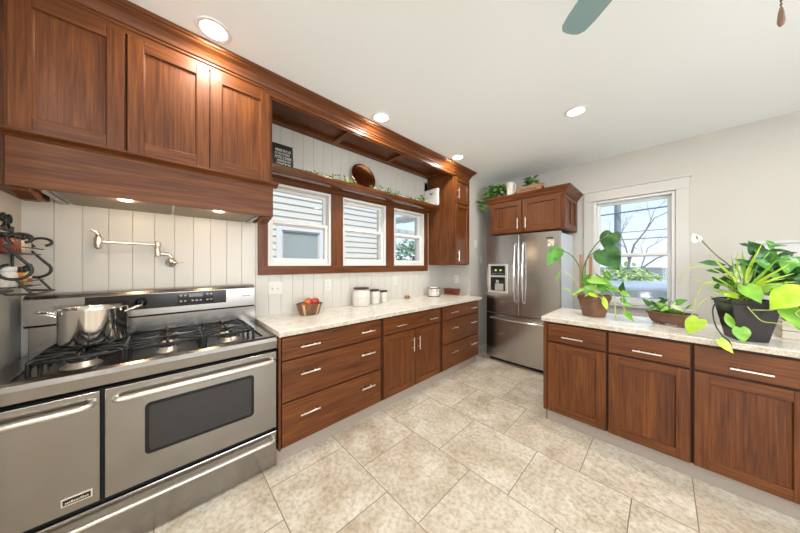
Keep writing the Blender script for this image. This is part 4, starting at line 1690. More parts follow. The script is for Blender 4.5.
# ------------------------------------------------------------------ ceiling fan
fan = thing('ceiling_fan', (0.17, 0.95, ZC), 'ceiling fan showing one pale teal blade tip and its pull chain', 'ceiling fan')
FN = plain('brushed_bronze', (0.16, 0.11, 0.07), 0.35, 0.9)
m = MB()
m.lathe([(0, -0.002), (0.07, -0.002), (0.065, -0.04), (0.02, -0.06), (0.014, -0.065), (0.014, -0.16), (0, -0.16)], (0.17, 0.95, ZC), 24)
m.build('canopy', FN, fan)
m = MB()
m.lathe([(0, -0.16), (0.05, -0.165), (0.105, -0.19), (0.11, -0.26), (0.08, -0.30), (0.05, -0.33), (0.045, -0.37), (0, -0.38)], (0.17, 0.95, ZC), 28)
m.build('motor_housing', FN, fan)
BLADE = plain('pale_teal_blade', (0.25, 0.375, 0.385), 0.28)
for k in range(5):
    a = math.radians(138.5 + 72 * k)
    dv, sv = Vector((math.cos(a), math.sin(a), 0)), Vector((-math.sin(a), math.cos(a), 0))
    m = MB()
    pts = []
    for (l, w) in ((0.14, 0.045), (0.24, 0.056), (0.42, 0.062), (0.555, 0.060), (0.604, 0.054), (0.625, 0.038), (0.631, 0.016)):
        pts.append((l, w))
    outl = pts + [(l, -w) for l, w in reversed(pts)]
    c = Vector((0.17, 0.95, 2.455))
    top, bot = [], []
    for l, w in outl:
        p = c + dv * l + sv * w + Vector((0, 0, 0.16 * w))
        bot.append(p - Vector((0, 0, 0.003)))
        top.append(p + Vector((0, 0, 0.003)))
    m.hexa(bot, top)
    bl = m.build('blade', BLADE, fan, bevel=0.002)
    m = MB()
    m.hexa([c + dv * 0.08 + sv * 0.02 + Vector((0, 0, .004)), c + dv * 0.20 + sv * 0.03 + Vector((0, 0, .006)), c + dv * 0.20 - sv * 0.03 + Vector((0, 0, .006)), c + dv * 0.08 - sv * 0.02 + Vector((0, 0, .004))],
           [c + dv * 0.08 + sv * 0.02 + Vector((0, 0, .012)), c + dv * 0.20 + sv * 0.03 + Vector((0, 0, .012)), c + dv * 0.20 - sv * 0.03 + Vector((0, 0, .012)), c + dv * 0.08 - sv * 0.02 + Vector((0, 0, .012))])
    m.build('blade_arm', FN, bl)
m = MB()
m.tube([(0.17, 0.95, 2.365), (0.17, 0.95, 1.928)], 0.0012, 5)
for i in range(12):
    m.ball((0.17, 0.95, 1.932 + 0.008 * i), 0.0024, 6, 4)
m.build('pull_chain', FN, fan)
m = MB()
m.lathe([(0, 0.024), (0.002, 0.022), (0.004, 0.011), (0.0052, -0.003), (0.0054, -0.009), (0.0036, -0.016), (0.002, -0.018), (0, -0.019)], (0.17, 0.95, 1.904), 16)
m.build('pull_fob', wood('fob_wood', 'z', (0.10, 0.05, 0.03), (0.22, 0.12, 0.07), (0.40, 0.25, 0.15)), fan)

# ------------------------------------------------------------------ switches and outlets
def plate(loc, axis, w, h, label, kind, name):
    x, y, z = loc
    t = thing(name, loc, label, kind)
    m = MB()
    if axis == 'x':
        m.box(x + 0.0005, x + 0.006, y - w / 2, y + w / 2, z - h / 2, z + h / 2)
    else:
        m.box(x - w / 2, x + w / 2, y - 0.006, y - 0.0005, z - h / 2, z + h / 2)
    m.build('plate', PLASTIC, t, bevel=0.002)
    if name == 'light_switch':
        ks = (-0.022, 0.022) if w > 0.1 else (0,)
        for k in ks:
            m = MB()
            if axis == 'x':
                m.hexa([(x + 0.006, y + k - 0.005, z - 0.012), (x + 0.014, y + k - 0.004, z - 0.002), (x + 0.014, y + k + 0.004, z - 0.002), (x + 0.006, y + k + 0.005, z - 0.012)],
                       [(x + 0.006, y + k - 0.005, z + 0.012), (x + 0.014, y + k - 0.004, z + 0.006), (x + 0.014, y + k + 0.004, z + 0.006), (x + 0.006, y + k + 0.005, z + 0.012)])
            m.build('toggle', PLASTIC, t)
    else:
        for dz in (-0.02, 0.02):
            m = MB()
            if axis == 'x':
                m.prism(rrect(y - 0.017, y + 0.017, z + dz - 0.014, z + dz + 0.014, 0.009, 4), 'x', x + 0.006, x + 0.0085, 0)
                for s in (-0.006, 0.006):
                    m.box(x + 0.0085, x + 0.0088, y + s - 0.0012, y + s + 0.0012, z + dz - 0.004, z + dz + 0.006, 1)
            else:
                m.prism(rrect(x - 0.017, x + 0.017, z + dz - 0.014, z + dz + 0.014, 0.009, 4), 'y', y - 0.0085, y - 0.006, 0)
                for s in (-0.006, 0.006):
                    m.box(x + s - 0.0012, x + s + 0.0012, y - 0.0088, y - 0.0085, z + dz - 0.004, z + dz + 0.006, 1)
            m.build('socket', [PLASTIC, BLACK], t)


plate((XL, 0.73, 1.166), 'x', 0.118, 0.115, 'double toggle light switch plate on the boards between range and fruit bowl', 'light switch', 'light_switch')
plate((XL, 1.25, 1.166), 'x', 0.072, 0.118, 'white outlet on the boards between the fruit bowl and the jars', 'outlet', 'wall_outlet')
plate((XL, 2.205, 1.166), 'x', 0.072, 0.118, 'white outlet on the boards right of the three jars, under the third window', 'outlet', 'wall_outlet')
plate((-2.21, 3.28, 1.16), 'y', 0.072, 0.118, 'white outlet above the red-brown wooden box in the counter corner', 'outlet', 'wall_outlet')
plate((-1.98, 3.455, 1.70), 'x', 0.070, 0.112, 'upper white switch on the wall end left of the refrigerator', 'light switch', 'light_switch')
plate((-1.98, 3.625, 1.46), 'x', 0.070, 0.112, 'lower white switch on the wall end left of the refrigerator, beside its top', 'light switch', 'light_switch')

# ------------------------------------------------------------------ things on the window counter
ZCT = 0.925
bc = (-2.265, 0.975)
bowl = thing('fruit_bowl', (bc[0], bc[1], ZCT), 'slatted two-tone wooden bowl holding apples on the granite counter', 'bowl')
SLAT = [wood('bowl_walnut', 'z', (0.10, 0.045, 0.022), (0.17, 0.085, 0.045), (0.26, 0.14, 0.08)), wood('bowl_maple', 'z', (0.42, 0.26, 0.12), (0.55, 0.36, 0.18), (0.66, 0.46, 0.26))]
m = MB()
NS = 60
prof = [(0.0, 0.001), (0.082, 0.001), (0.090, 0.012), (0.103, 0.055), (0.116, 0.096), (0.111, 0.098), (0.098, 0.055), (0.084, 0.016), (0.0, 0.012)]
m.lathe(prof, (bc[0], bc[1], ZCT), NS, smooth=False)
for i in range(len(m.f)):
    s = (i % NS)
    m.m[i] = 1 if s % 12 in (3, 4) else 0
m.build('staves', SLAT, bowl)

APS = [(-0.048, -0.045, 0.062), (0.030, -0.050, 0.060), (0.052, 0.022, 0.062), (-0.030, 0.045, 0.062), (-0.004, -0.008, 0.110), (0.0, 0.070, 0.108)]
AC = [((0.55, 0.05, 0.03), 'orange-red apple at the left in the slatted bowl, low by the rim', 0), ((0.62, 0.10, 0.11), 'pinkish red apple low at the front of the slatted bowl', 0),
      ((0.58, 0.06, 0.09), 'rosy apple low at the front right of the slatted bowl', 0), ((0.45, 0.05, 0.03), 'dark red apple low at the back of the slatted bowl', 0),
      ((0.62, 0.07, 0.035), 'bright orange-red apple heaped on top at the left of the bowl', 0), ((0.48, 0.025, 0.03), 'deep red apple heaped on top at the right of the bowl', 0)]
for (dx, dy, dz), (colr, lab, _) in zip(APS, AC):
    c = (bc[0] + dx * 0.8, bc[1] + dy * 0.8, ZCT + dz + 0.004)
    t = thing('apple', c, lab, 'apple', 'apples in the slatted bowl')
    m = MB()
    r = 0.038
    pr = []
    for i in range(13):
        a = PI * i / 12
        rr = r * math.sin(a) * (1.0 + 0.06 * math.cos(a))
        zz = -r * 0.92 * math.cos(a)
        if i > 9:
            zz -= 0.010 * ((i - 9) / 3) ** 1.5
        if i == 0:
            zz += 0.006
        pr.append((rr, zz))
    m.lathe(pr, c, 22)
    mt = leafmat('apple_skin', tuple(k * 0.75 for k in colr), (min(1, colr[0] * 1.1), colr[1] * 2.2 + 0.03, colr[2] * 1.6), 0.28, 9)
    m.build('flesh', mt, t)
    m = MB()
    m.tube([(c[0], c[1], c[2] + 0.022), (c[0] + 0.003, c[1], c[2] + 0.034), (c[0] + 0.007, c[1] + 0.003, c[2] + 0.044)], 0.0015, 6)
    m.build('stem', STEMB, t)

JW = wood('dark_jar_lid_wood', 'x', (0.030, 0.012, 0.008), (0.065, 0.026, 0.016), (0.11, 0.048, 0.03))
for (x, y, r, h, lab) in ((-2.315, 1.590, 0.098, 0.185, 'largest cream ceramic jar with dark wooden lid on the window counter'),
                          (-2.325, 1.785, 0.064, 0.150, 'middle-sized cream ceramic jar with dark wooden lid on the window counter'),
                          (-2.33, 1.925, 0.052, 0.128, 'smallest cream ceramic jar with dark wooden lid on the window counter')):
    t = thing('canister', (x, y, ZCT), lab, 'jar', 'cream jars on the window counter')
    m = MB()
    m.lathe([(0, 0.001), (r * 0.92, 0.001), (r, 0.012), (r, h * 0.78), (r * 0.94, h * 0.88), (r * 0.80, h * 0.93), (r * 0.80, h), (0, h)], (x, y, ZCT), 40)
    m.build('jar_body', CERAMIC, t)
    m = MB()
    m.lathe([(0, h), (r * 0.86, h), (r * 0.88, h + 0.004), (r * 0.88, h + 0.015), (r * 0.84, h + 0.019), (0, h + 0.019)], (x, y, ZCT), 40)
    m.build('lid', JW, t)
    # faint raised script in a wavering line
    m = MB()
    a0 = math.atan2(-y, -x)
    pth = []
    for i in range(26):
        a = a0 + 0.12 + (i / 25 - 0.5) * 0.75
        pth.append((x + (r + 0.0006) * math.cos(a), y + (r + 0.0006) * math.sin(a), ZCT + h * 0.52 + 0.006 * math.sin(i * 1.9) * (1 if i % 7 else 1.8)))
    m.tube(pth, 0.0012, 5)
    m.build('script_mark', plain('grey_glaze_line', (0.42, 0.38, 0.33), 0.4), t)

t = thing('wire_stand', (-2.385, 2.385, ZCT), 'little brown wooden block with a thin pale wire loop, right of the jars', 'ornament')
m = MB()
m.lathe([(0, 0.0005), (0.032, 0.0005), (0.038, 0.012), (0.032, 0.032), (0.018, 0.040), (0, 0.041)], (-2.385, 2.385, ZCT), 20)
m.build('block', wood('block_wood', 'y', (0.12, 0.05, 0.02), (0.30, 0.15, 0.07), (0.45, 0.26, 0.13)), t)
m = MB()
for s in (-1, 1):
    m.tube([(-2.385, 2.385, ZCT + 0.038), (-2.385, 2.385 + s * 0.004, ZCT + 0.08), (-2.385, 2.385 + s * 0.035, ZCT + 0.12), (-2.385, 2.385 + s * 0.050, ZCT + 0.16), (-2.385, 2.385 + s * 0.035, ZCT + 0.185)], 0.0016, 6)
m.build('wire', NICKEL, t)

t = thing('utensil_crock', (-2.275, 2.815, ZCT), 'white crock with pink and grey flowers and a dark rim in the counter corner', 'crock')
m = MB()
m.lathe([(0, 0.001), (0.072, 0.001), (0.076, 0.006), (0.076, 0.118), (0.070, 0.118), (0.070, 0.02), (0, 0.02)], (-2.275, 2.815, ZCT), 32)
m.build('pot', CERAMIC, t)
m = MB()
rr = random.Random(3)
for i in range(70):
    a = rr.uniform(0, 2 * PI)
    z = ZCT + rr.uniform(0.022, 0.10)
    c = (-2.275 + 0.0765 * math.cos(a), 2.815 + 0.0765 * math.sin(a), z)
    m.ball(c, rr.uniform(0.006, 0.012), 7, 4, 0.9, rr.choice((0, 0, 1, 2)))
m.build('flower_relief', [plain('white_petals', (0.8, 0.77, 0.72), 0.4), plain('pink_petals', (0.55, 0.30, 0.30), 0.4), plain('grey_leaves', (0.22, 0.20, 0.19), 0.5)], t)
for z0, z1 in ((0.0005, 0.010), (0.118, 0.128)):
    m = MB()
    m.lathe([(0.066, z0), (0.079, z0), (0.079, z1), (0.066, z1), (0.066, z0)], (-2.275, 2.815, ZCT), 32)
    m.build('rim_band', plain('dark_band', (0.05, 0.03, 0.025), 0.4), t)
m = MB()
for i in range(16):
    a = i * 2.4
    q = 0.055 * math.sqrt(i / 16)
    m.ball((-2.275 + q * math.cos(a), 2.815 + q * math.sin(a), ZCT + 0.118), 0.018, 8, 5)
m.build('cotton_filling', plain('cotton_white', (0.82, 0.79, 0.74), 0.8), t)

t = thing('wooden_box', (-2.17, 3.105, ZCT), 'red-brown oblong wooden box with a carved front on a pale board in the counter corner', 'box')
RB = wood('red_box_wood', 'x', (0.09, 0.022, 0.014), (0.16, 0.042, 0.026), (0.23, 0.075, 0.05))
m = MB()
m.hexa([(-2.275, 3.06, ZCT + 0.014), (-2.065, 3.06, ZCT + 0.014), (-2.065, 3.15, ZCT + 0.014), (-2.275, 3.15, ZCT + 0.014)],
       [(-2.280, 3.055, ZCT + 0.085), (-2.060, 3.055, ZCT + 0.085), (-2.060, 3.155, ZCT + 0.085), (-2.280, 3.155, ZCT + 0.085)])
m.build('body', RB, t, bevel=0.004)
m = MB()
m.box(-2.284, -2.056, 3.051, 3.159, ZCT + 0.0852, ZCT + 0.102)
m.build('lid', RB, t, bevel=0.004)
m = MB()
for i in range(6):
    m.box(-2.235 + 0.024 * i, -2.218 + 0.024 * i, 3.0535, 3.0575, ZCT + 0.042, ZCT + 0.054 + 0.005 * (i % 2))
m.build('carved_mark', plain('dark_carving', (0.05, 0.014, 0.010), 0.6), t)
bd = MB()
bd.box(-2.33, -2.02, 3.02, 3.20, ZCT + 0.0005, ZCT + 0.0135)
mark(bd.build('cutting_board', wood('pale_board_wood', 'x', (0.48, 0.34, 0.19), (0.60, 0.45, 0.27), (0.68, 0.53, 0.35)), None, org=(-2.17, 3.11, ZCT), bevel=0.004), 'pale wooden board lying under the red-brown box in the counter corner', 'cutting board')

# ------------------------------------------------------------------ spice rack on the side wall
rack = thing('spice_rack', (-2.18, -0.579, 1.24), 'black wrought-iron two-tier spice rack with scrolled ends on the side wall left of the range', 'rack')


def scroll(x, r=0.0065):
    pts = []
    # upper curl, leaning bar and lower curl in the y-z plane
    for i in range(17):
        a = math.radians(-70 + 300 * i / 16)
        q = 0.034 * (0.62 + 0.38 * i / 16)
        pts.append((x, -0.482 + q * math.cos(a) * 1.2, 1.500 + q * math.sin(a) * 0.82))
    pts.append((x, -0.525, 1.465))
    pts.append((x, -0.47, 1.388))
    for i in range(15):
        a = math.radians(35 - 290 * i / 14)
        q = 0.046 * (1 - 0.35 * i / 14)
        pts.append((x, -0.505 + q * math.cos(a) * 1.15, 1.352 + q * math.sin(a)))
    m = MB()
    m.tube(pts, r, 8)
    m.build('scroll_side', BLKMETAL, rack)


scroll(-2.03)
scroll(-2.30)
m = MB()
for x in (-2.03, -2.30):
    m.tube([(x, -0.573, 1.575), (x, -0.573, 1.29), (x, -0.52, 1.245), (x, -0.445, 1.242)], 0.0055, 8)
    m.tube([(x, -0.50, 1.318), (x, -0.455, 1.245)], 0.005, 8)
m.tube([(-2.03, -0.573, 1.245), (-2.30, -0.573, 1.245)], 0.005, 8)
m.tube([(-2.03, -0.445, 1.242), (-2.30, -0.445, 1.242)], 0.005, 8)
m.build('frame', BLKMETAL, rack)
for z in (1.274, 1.434):
    m = MB()
    for yy, dz in ((-0.572, 0.0), (-0.545, 0.0), (-0.515, 0.0), (-0.488, 0.0), (-0.480, 0.028)):
        m.tube([(-2.03, yy, z + dz), (-2.30, yy, z + dz)], 0.003, 6)
    m.build('shelf', BLKMETAL, rack)
for k, x in enumerate((-2.06, -2.13, -2.20, -2.27)):
    pts = []
    sg = 1 if k % 2 == 0 else -1
    for i in range(20):
        a = math.radians(-60 + 330 * i / 19)
        q = 0.028 * (0.35 + 0.65 * i / 19)
        pts.append((x + sg * q * math.cos(a), -0.573, 1.606 + q * math.sin(a) * 1.3))
    pts.append((x - sg * 0.012, -0.573, 1.555))
    m = MB()
    m.tube(pts, 0.006, 8)
    m.build('top_scroll', BLKMETAL, rack)
m = MB()
m.tube([(-2.03, -0.573, 1.555), (-2.30, -0.573, 1.555)], 0.0055, 8)
m.build('top_rail', BLKMETAL, rack)

JARS = [
    (-2.065, 1.4375, 0.024, 0.072, (0.20, 0.05, 0.03), (0.012, 0.012, 0.012), 'spice jar of dark red spice, upper rack tier, nearest the room'),
    (-2.120, 1.4375, 0.024, 0.072, (0.24, 0.075, 0.04), (0.012, 0.012, 0.012), 'spice jar of rust-brown spice, upper rack tier, second from the room'),
    (-2.178, 1.4375, 0.023, 0.070, (0.62, 0.50, 0.38), (0.012, 0.012, 0.012), 'spice jar with pale label and black cap in the middle of the upper rack tier'),
    (-2.232, 1.4375, 0.021, 0.078, (0.58, 0.54, 0.47), (0.012, 0.012, 0.012), 'clear spice jar with black cap on the upper rack tier, second from the boards'),
    (-2.270, 1.4375, 0.018, 0.076, (0.52, 0.47, 0.38), (0.012, 0.012, 0.012), 'clear spice jar with black cap on the upper rack tier, nearest the boards'),
    (-2.070, 1.2775, 0.027, 0.075, (0.70, 0.66, 0.60), (0.70, 0.68, 0.64), 'white spice bottle with white cap on the lower rack tier'),
    (-2.135, 1.2775, 0.025, 0.072, (0.60, 0.22, 0.02), (0.012, 0.012, 0.012), 'orange spice jar with black cap on the lower rack tier'),
    (-2.195, 1.2775, 0.024, 0.070, (0.62, 0.40, 0.16), (0.012, 0.012, 0.012), 'amber spice jar with pale label on the lower rack tier'),
    (-2.255, 1.2775, 0.024, 0.074, (0.66, 0.58, 0.48), (0.012, 0.012, 0.012), 'pale spice jar with red label mark and black cap on the lower rack tier'),
]
for x, z, r, h, ccol, capc, lab in JARS:
    t = thing('spice_jar', (x, -0.528, z), lab, 'spice jar', 'spice jars on the wall rack')
    m = MB()
    m.lathe([(0, 0.0008), (r, 0.0008), (r, h * 0.82), (r * 0.8, h * 0.92), (r * 0.8, h), (0, h)], (x, -0.528, z), 20)
    m.build('jar_body', plain('spice_fill', ccol, 0.25, noise=0.2, nscale=60), t)
    m = MB()
    m.lathe([(0, h * 0.93), (r * 0.92, h * 0.93), (r * 0.92, h + 0.018), (0, h + 0.019)], (x, -0.528, z), 20)
    m.build('cap', plain('jar_cap', capc, 0.35), t)
    if 'red label' in lab:
        m = MB()
        m.lathe([(r + 0.0004, h * 0.2), (r + 0.0008, h * 0.2), (r + 0.0008, h * 0.45), (r + 0.0004, h * 0.45)], (x, -0.528, z), 20)
        m.build('label_band', plain('red_label', (0.55, 0.04, 0.03), 0.5), t)

# ------------------------------------------------------------------ on the display shelf
ZS = 2.2285
sg = thing('letter_sign', (-2.40, 0.79, ZS), 'small black sign with rows of white lettering at the left end of the display shelf', 'sign')
m = MB()
lean = 0.03
y0, y1, hh = 0.69, 0.87, 0.25


def sp(y, z, o):
    return (-2.365 - (z / hh) * lean + o, y, ZS + z)


m.hexa([sp(y0, 0, 0), sp(y1, 0, 0), (sp(y1, 0, -0.02)), sp(y0, 0, -0.02)], [sp(y0, hh, 0), sp(y1, hh, 0), sp(y1, hh, -0.02), sp(y0, hh, -0.02)])
m.build('board', plain('black_sign_paint', (0.014, 0.012, 0.012), 0.5), sg)
m = MB()
rs = random.Random(9)
for r_, (zz, ht) in enumerate(((0.178, 0.026), (0.148, 0.020), (0.112, 0.026), (0.084, 0.018), (0.050, 0.024), (0.018, 0.022))):
    y = y0 + 0.018 + rs.uniform(0, 0.02)
    while y < y1 - 0.03:
        wd = rs.uniform(0.008, 0.016)
        for (ya, yb, za, zb) in ((0, 0.003, 0, 1), (wd - 0.004, wd - 0.001, 0, 1) if rs.random() < 0.6 else (0, wd - 0.002, 0, 0.18), (0, wd - 0.002, 0.82, 1) if rs.random() < 0.6 else (0, wd - 0.002, 0.42, 0.58)):
            a, b, c, d = y + ya, y + yb, zz + ht * za, zz + ht * zb
            m.add([sp(a, c, 0.0008), sp(b, c, 0.0008), sp(b, d, 0.0008), sp(a, d, 0.0008)], [(0, 1, 2, 3)])
        y += wd + 0.003
m.build('lettering', plain('white_lettering', (0.72, 0.68, 0.62), 0.5), sg, solid=0.0006)

COPPER = plain('aged_copper', (0.55, 0.235, 0.10), 0.24, 1.0, noise=0.3, nscale=7)
t = thing('copper_tray', (-2.36, 1.665, ZS), 'round copper tray leaning on the boards above the middle window', 'tray')
m = MB()
R = 0.158
pr = [(0, 0), (R * 0.80, 0), (R * 0.90, 0.010), (R, 0.016), (R + 0.004, 0.019), (R + 0.003, 0.023), (R - 0.003, 0.020), (R * 0.88, 0.014), (R * 0.79, 0.004), (0, 0.0038)]
m2 = MB().lathe(pr, (0, 0, 0), 48, 'x')
rot = Matrix.Rotation(math.radians(-14), 3, 'Y')
c = Vector((-2.392, 1.665, ZS + R * math.cos(math.radians(14)) + 0.006))
m.v = [tuple(rot @ Vector(p) + c) for p in m2.v]
m.f, m.m, m.s = m2.f, m2.m, m2.s
m.build('dish', COPPER, t)

t = thing('canvas_print', (-2.25, 2.79, ZS), 'white block canvas with a dark sketched bird at the right end of the display shelf', 'picture')
m = MB()
bx = [(-2.432, 2.83), (-2.185, 2.82), (-2.187, 2.78), (-2.434, 2.79)]
m.hexa([(p[0], p[1], ZS + 0.0005) for p in bx], [(p[0], p[1], ZS + 0.235) for p in bx])
m.build('canvas', plain('white_canvas', (0.74, 0.71, 0.65), 0.6), t, bevel=0.003)
m = MB()


def cv(u, z, o=-0.0009):
    a, b = Vector((bx[3][0], bx[3][1], 0)), Vector((bx[2][0], bx[2][1], 0))
    p = a + (b - a) * u
    return (p.x, p.y + o, ZS + z)


def stroke(pts, r):
    m.tube([cv(u, z) for u, z in pts], r, 5)


for k in range(5):
    stroke([(0.42 + 0.03 * k, 0.185 - 0.006 * k), (0.55 + 0.02 * k, 0.175 - 0.007 * k)], 0.0035)
stroke([(0.55, 0.178), (0.72, 0.158), (0.84, 0.15)], 0.0018)
stroke([(0.58, 0.170), (0.74, 0.180)], 0.0015)
stroke([(0.50, 0.15), (0.62, 0.115), (0.78, 0.085)], 0.0012)
stroke([(0.35, 0.12), (0.52, 0.115)], 0.0009)
m.build('bird_drawing', plain('dark_ink', (0.02, 0.018, 0.02), 0.6), t)
t2 = MB()
t2.hexa([(-2.436, 2.700, ZS + 0.0005), (-2.414, 2.700, ZS + 0.0005), (-2.414, 2.750, ZS + 0.0005), (-2.436, 2.750, ZS + 0.0005)], [(-2.438, 2.700, ZS + 0.17), (-2.424, 2.700, ZS + 0.17), (-2.424, 2.750, ZS + 0.17), (-2.438, 2.750, ZS + 0.17)])
mark(t2.build('wood_plaque', wood('grey_plaque_wood', 'z', (0.10, 0.08, 0.06), (0.2, 0.17, 0.13), (0.3, 0.26, 0.2)), None, org=(-2.43, 2.725, ZS), bevel=0.002), 'narrow grey-brown plaque standing behind the white bird canvas on the shelf', 'plaque')

rg = random.Random(17)
GL = [leafmat('ivy_leaf_dark', (0.03, 0.08, 0.02), (0.07, 0.16, 0.04)), leafmat('ivy_leaf', (0.07, 0.17, 0.03), (0.16, 0.30, 0.07)), leafmat('ivy_leaf_pale', (0.20, 0.32, 0.08), (0.36, 0.46, 0.18))]


def sprig(y0, y1, n, hmax, lab):
    t = thing('greenery_sprig', (-2.29, (y0 + y1) / 2, ZS), lab, 'greenery', 'sprigs of greenery along the display shelf')
    m = MB()
    for i in range(n):
        y = rg.uniform(y0, y1)
        k = 1 - abs(2 * (y - y0) / (y1 - y0) - 1) ** 2
        b = Vector((rg.uniform(-2.33, -2.235), y, ZS + 0.008 + rg.uniform(0, hmax * 0.75) * (0.35 + 0.65 * k)))
        d = Vector((rg.uniform(-.5, .7), rg.uniform(-1, 1), rg.uniform(-0.1, 0.9))).normalized() * rg.uniform(0.022, 0.042)
        m.leaf(b, b + d, 0.62, (rg.uniform(0, 1), rg.uniform(-.5, .2), 0.7), kind='oval', n=4, mat=rg.randrange(3))
    m.build('foliage', GL, t)
    m = MB()
    m.tube([(-2.285, y0 - 0.03, ZS + 0.004), (-2.27, (y0 * 2 + y1) / 3, ZS + 0.012), (-2.285, (y0 + y1 * 2) / 3, ZS + 0.010), (-2.275, y1 + 0.02, ZS + 0.005)], 0.003, 6)
    m.build('stem', plain('brown_twig', (0.10, 0.06, 0.035), 0.8), t)


sprig(0.92, 1.10, 22, 0.03, 'thin brown-green sprig on the shelf just right of the black sign')
sprig(1.14, 1.46, 60, 0.065, 'leafy green sprig on the shelf left of the copper tray')
sprig(1.68, 2.14, 95, 0.06, 'longest leafy green sprig on the shelf, right of the copper tray')
sprig(2.20, 2.34, 14, 0.03, 'small brown-green sprig on the shelf midway between tray and canvas')
sprig(2.42, 2.66, 55, 0.08, 'dense dark green sprig on the shelf beside the white bird canvas')

# ------------------------------------------------------------------ on top of the refrigerator cabinet
t = thing('trailing_plant', (-1.70, 3.58, ZT), 'bushy green plant in a brown pot trailing over the left corner of the refrigerator cabinet', 'plant')
m = MB()
m.lathe([(0, 0.0005), (0.06, 0.0005), (0.085, 0.09), (0.078, 0.09), (0.072, 0.075), (0, 0.075)], (-1.67, 3.62, ZT), 24)
m.build('pot', BROWNCLAY, t)
m = MB()
for i in range(300):
    u = rg.random()
    if u < 0.35:   # trailing side
        k = rg.random()
        b = Vector((-1.72 - 0.19 * k + rg.uniform(-.04, .04), 3.50 + rg.uniform(-.06, .08), ZT + 0.16 - 0.24 * k ** 1.6 + rg.uniform(-.05, .06)))
    else:
        a, q = rg.uniform(0, 2 * PI), rg.random() ** 0.5
        b = Vector((-1.69 + 0.12 * q * math.cos(a), 3.62 + 0.11 * q * math.sin(a), ZT + 0.12 + rg.uniform(-0.03, 0.15) * (1.2 - q)))
    d = Vector((rg.uniform(-1, .8), rg.uniform(-1, .4), rg.uniform(-.6, .5))).normalized() * rg.uniform(0.05, 0.085)
    m.leaf(b, b + d, 0.7, (rg.uniform(-.4, .4), rg.uniform(-1, -.3), 0.7), kind='heart', n=5, mat=rg.choice((0, 0, 1, 1, 2) if u > 0.35 else (1, 1, 2, 2, 0)))
m.build('foliage', GL, t)
m = MB()
m.tube([(-1.67, 3.62, ZT + 0.07), (-1.66, 3.57, ZT + 0.17), (-1.76, 3.53, ZT + 0.15), (-1.85, 3.52, ZT + 0.02), (-1.88, 3.50, ZT - 0.06)], 0.004, 6)
m.tube([(-1.67, 3.62, ZT + 0.07), (-1.60, 3.60, ZT + 0.18)], 0.004, 6)
m.build('stem', STEMG, t)

t = thing('cream_pitcher', (-1.470, 3.50, ZT), 'cream pitcher with a side handle standing on the refrigerator cabinet', 'pitcher')
m = MB()
m.lathe([(0, 0.0005), (0.050, 0.0005), (0.052, 0.02), (0.046, 0.09), (0.048, 0.15), (0.058, 0.198), (0.054, 0.199), (0.043, 0.15), (0.043, 0.02), (0, 0.012)], (-1.470, 3.50, ZT), 28)
m.build('jug', CERAMIC, t)
m = MB()
m.tube([(-1.425, 3.497, ZT + 0.165), (-1.406, 3.495, ZT + 0.172), (-1.396, 3.492, ZT + 0.135), (-1.402, 3.495, ZT + 0.08), (-1.425, 3.497, ZT + 0.055)], 0.007, 8)
m.build('handle', CERAMIC, t)

t = thing('wooden_crate', (-1.23, 3.56, ZT), 'brown wooden trough with faint lettering on the refrigerator cabinet', 'crate')
TW = wood('crate_wood', 'x', (0.20, 0.085, 0.04), (0.32, 0.15, 0.075), (0.44, 0.22, 0.12))
m = MB()
x0, x1, y0, y1, h = -1.385, -1.085, 3.51, 3.64, 0.115
m.box(x0, x1, y0, y0 + 0.012, ZT + 0.0005, ZT + h)
m.box(x0, x1, y1 - 0.012, y1, ZT + 0.0005, ZT + h)
m.box(x0, x0 + 0.012, y0 + 0.012, y1 - 0.012, ZT + 0.0005, ZT + h + 0.015)
m.box(x1 - 0.012, x1, y0 + 0.012, y1 - 0.012, ZT + 0.0005, ZT + h + 0.015)
m.box(x0 + 0.012, x1 - 0.012, y0 + 0.012, y1 - 0.012, ZT + 0.0005, ZT + 0.012)
m.build('trough', TW, t, bevel=0.002)
m = MB()
for i in range(8):
    m.box(-1.345 + 0.026 * i, -1.327 + 0.026 * i, y0 - 0.0008, y0 + 0.001, ZT + 0.055, ZT + 0.073 + 0.006 * (i % 2))
m.build('lettering', plain('faded_stencil', (0.12, 0.05, 0.03), 0.7), t)
m = MB()
m.tube([(x1, 3.548, ZT + 0.085), (x1 + 0.012, 3.550, ZT + 0.060), (x1 + 0.012, 3.60, ZT + 0.060), (x1, 3.602, ZT + 0.085)], 0.006, 8)
m.build('end_handle', BLKMETAL, t)

t = thing('leafy_plant', (-1.29, 3.74, ZT), 'upright dark-leaved plant behind the wooden trough on the refrigerator cabinet', 'plant')
m = MB()
m.lathe([(0, 0.0005), (0.05, 0.0005), (0.065, 0.08), (0.06, 0.08), (0.055, 0.065), (0, 0.065)], (-1.29, 3.74, ZT), 20)
m.build('pot', BROWNCLAY, t)
m = MB()
for i in range(46):
    a, q = rg.uniform(0, 2 * PI), rg.random() ** 0.6
    b = Vector((-1.29 + 0.12 * q * math.cos(a), 3.74 + 0.07 * q * math.sin(a), ZT + 0.10 + 0.16 * (1 - q) + rg.uniform(-.02, .05)))
    d = Vector((rg.uniform(-1, 1), rg.uniform(-.7, .4), rg.uniform(-.1, .9))).normalized() * rg.uniform(0.06, 0.10)
    m.leaf(b, b + d, 0.6, (rg.uniform(-.3, .3), -0.7, 0.6), kind='oval', n=5, mat=rg.choice((0, 0, 1)))
m.build('foliage', GL, t)
m = MB()
for k in range(4):
    m.tube([(-1.29, 3.74, ZT + 0.06), (-1.29 + 0.05 * (k - 1.5), 3.73, ZT + 0.26)], 0.004, 6)
m.build('stem', STEMG, t)

# ------------------------------------------------------------------ potted plants on the peninsula
ZI = 0.925


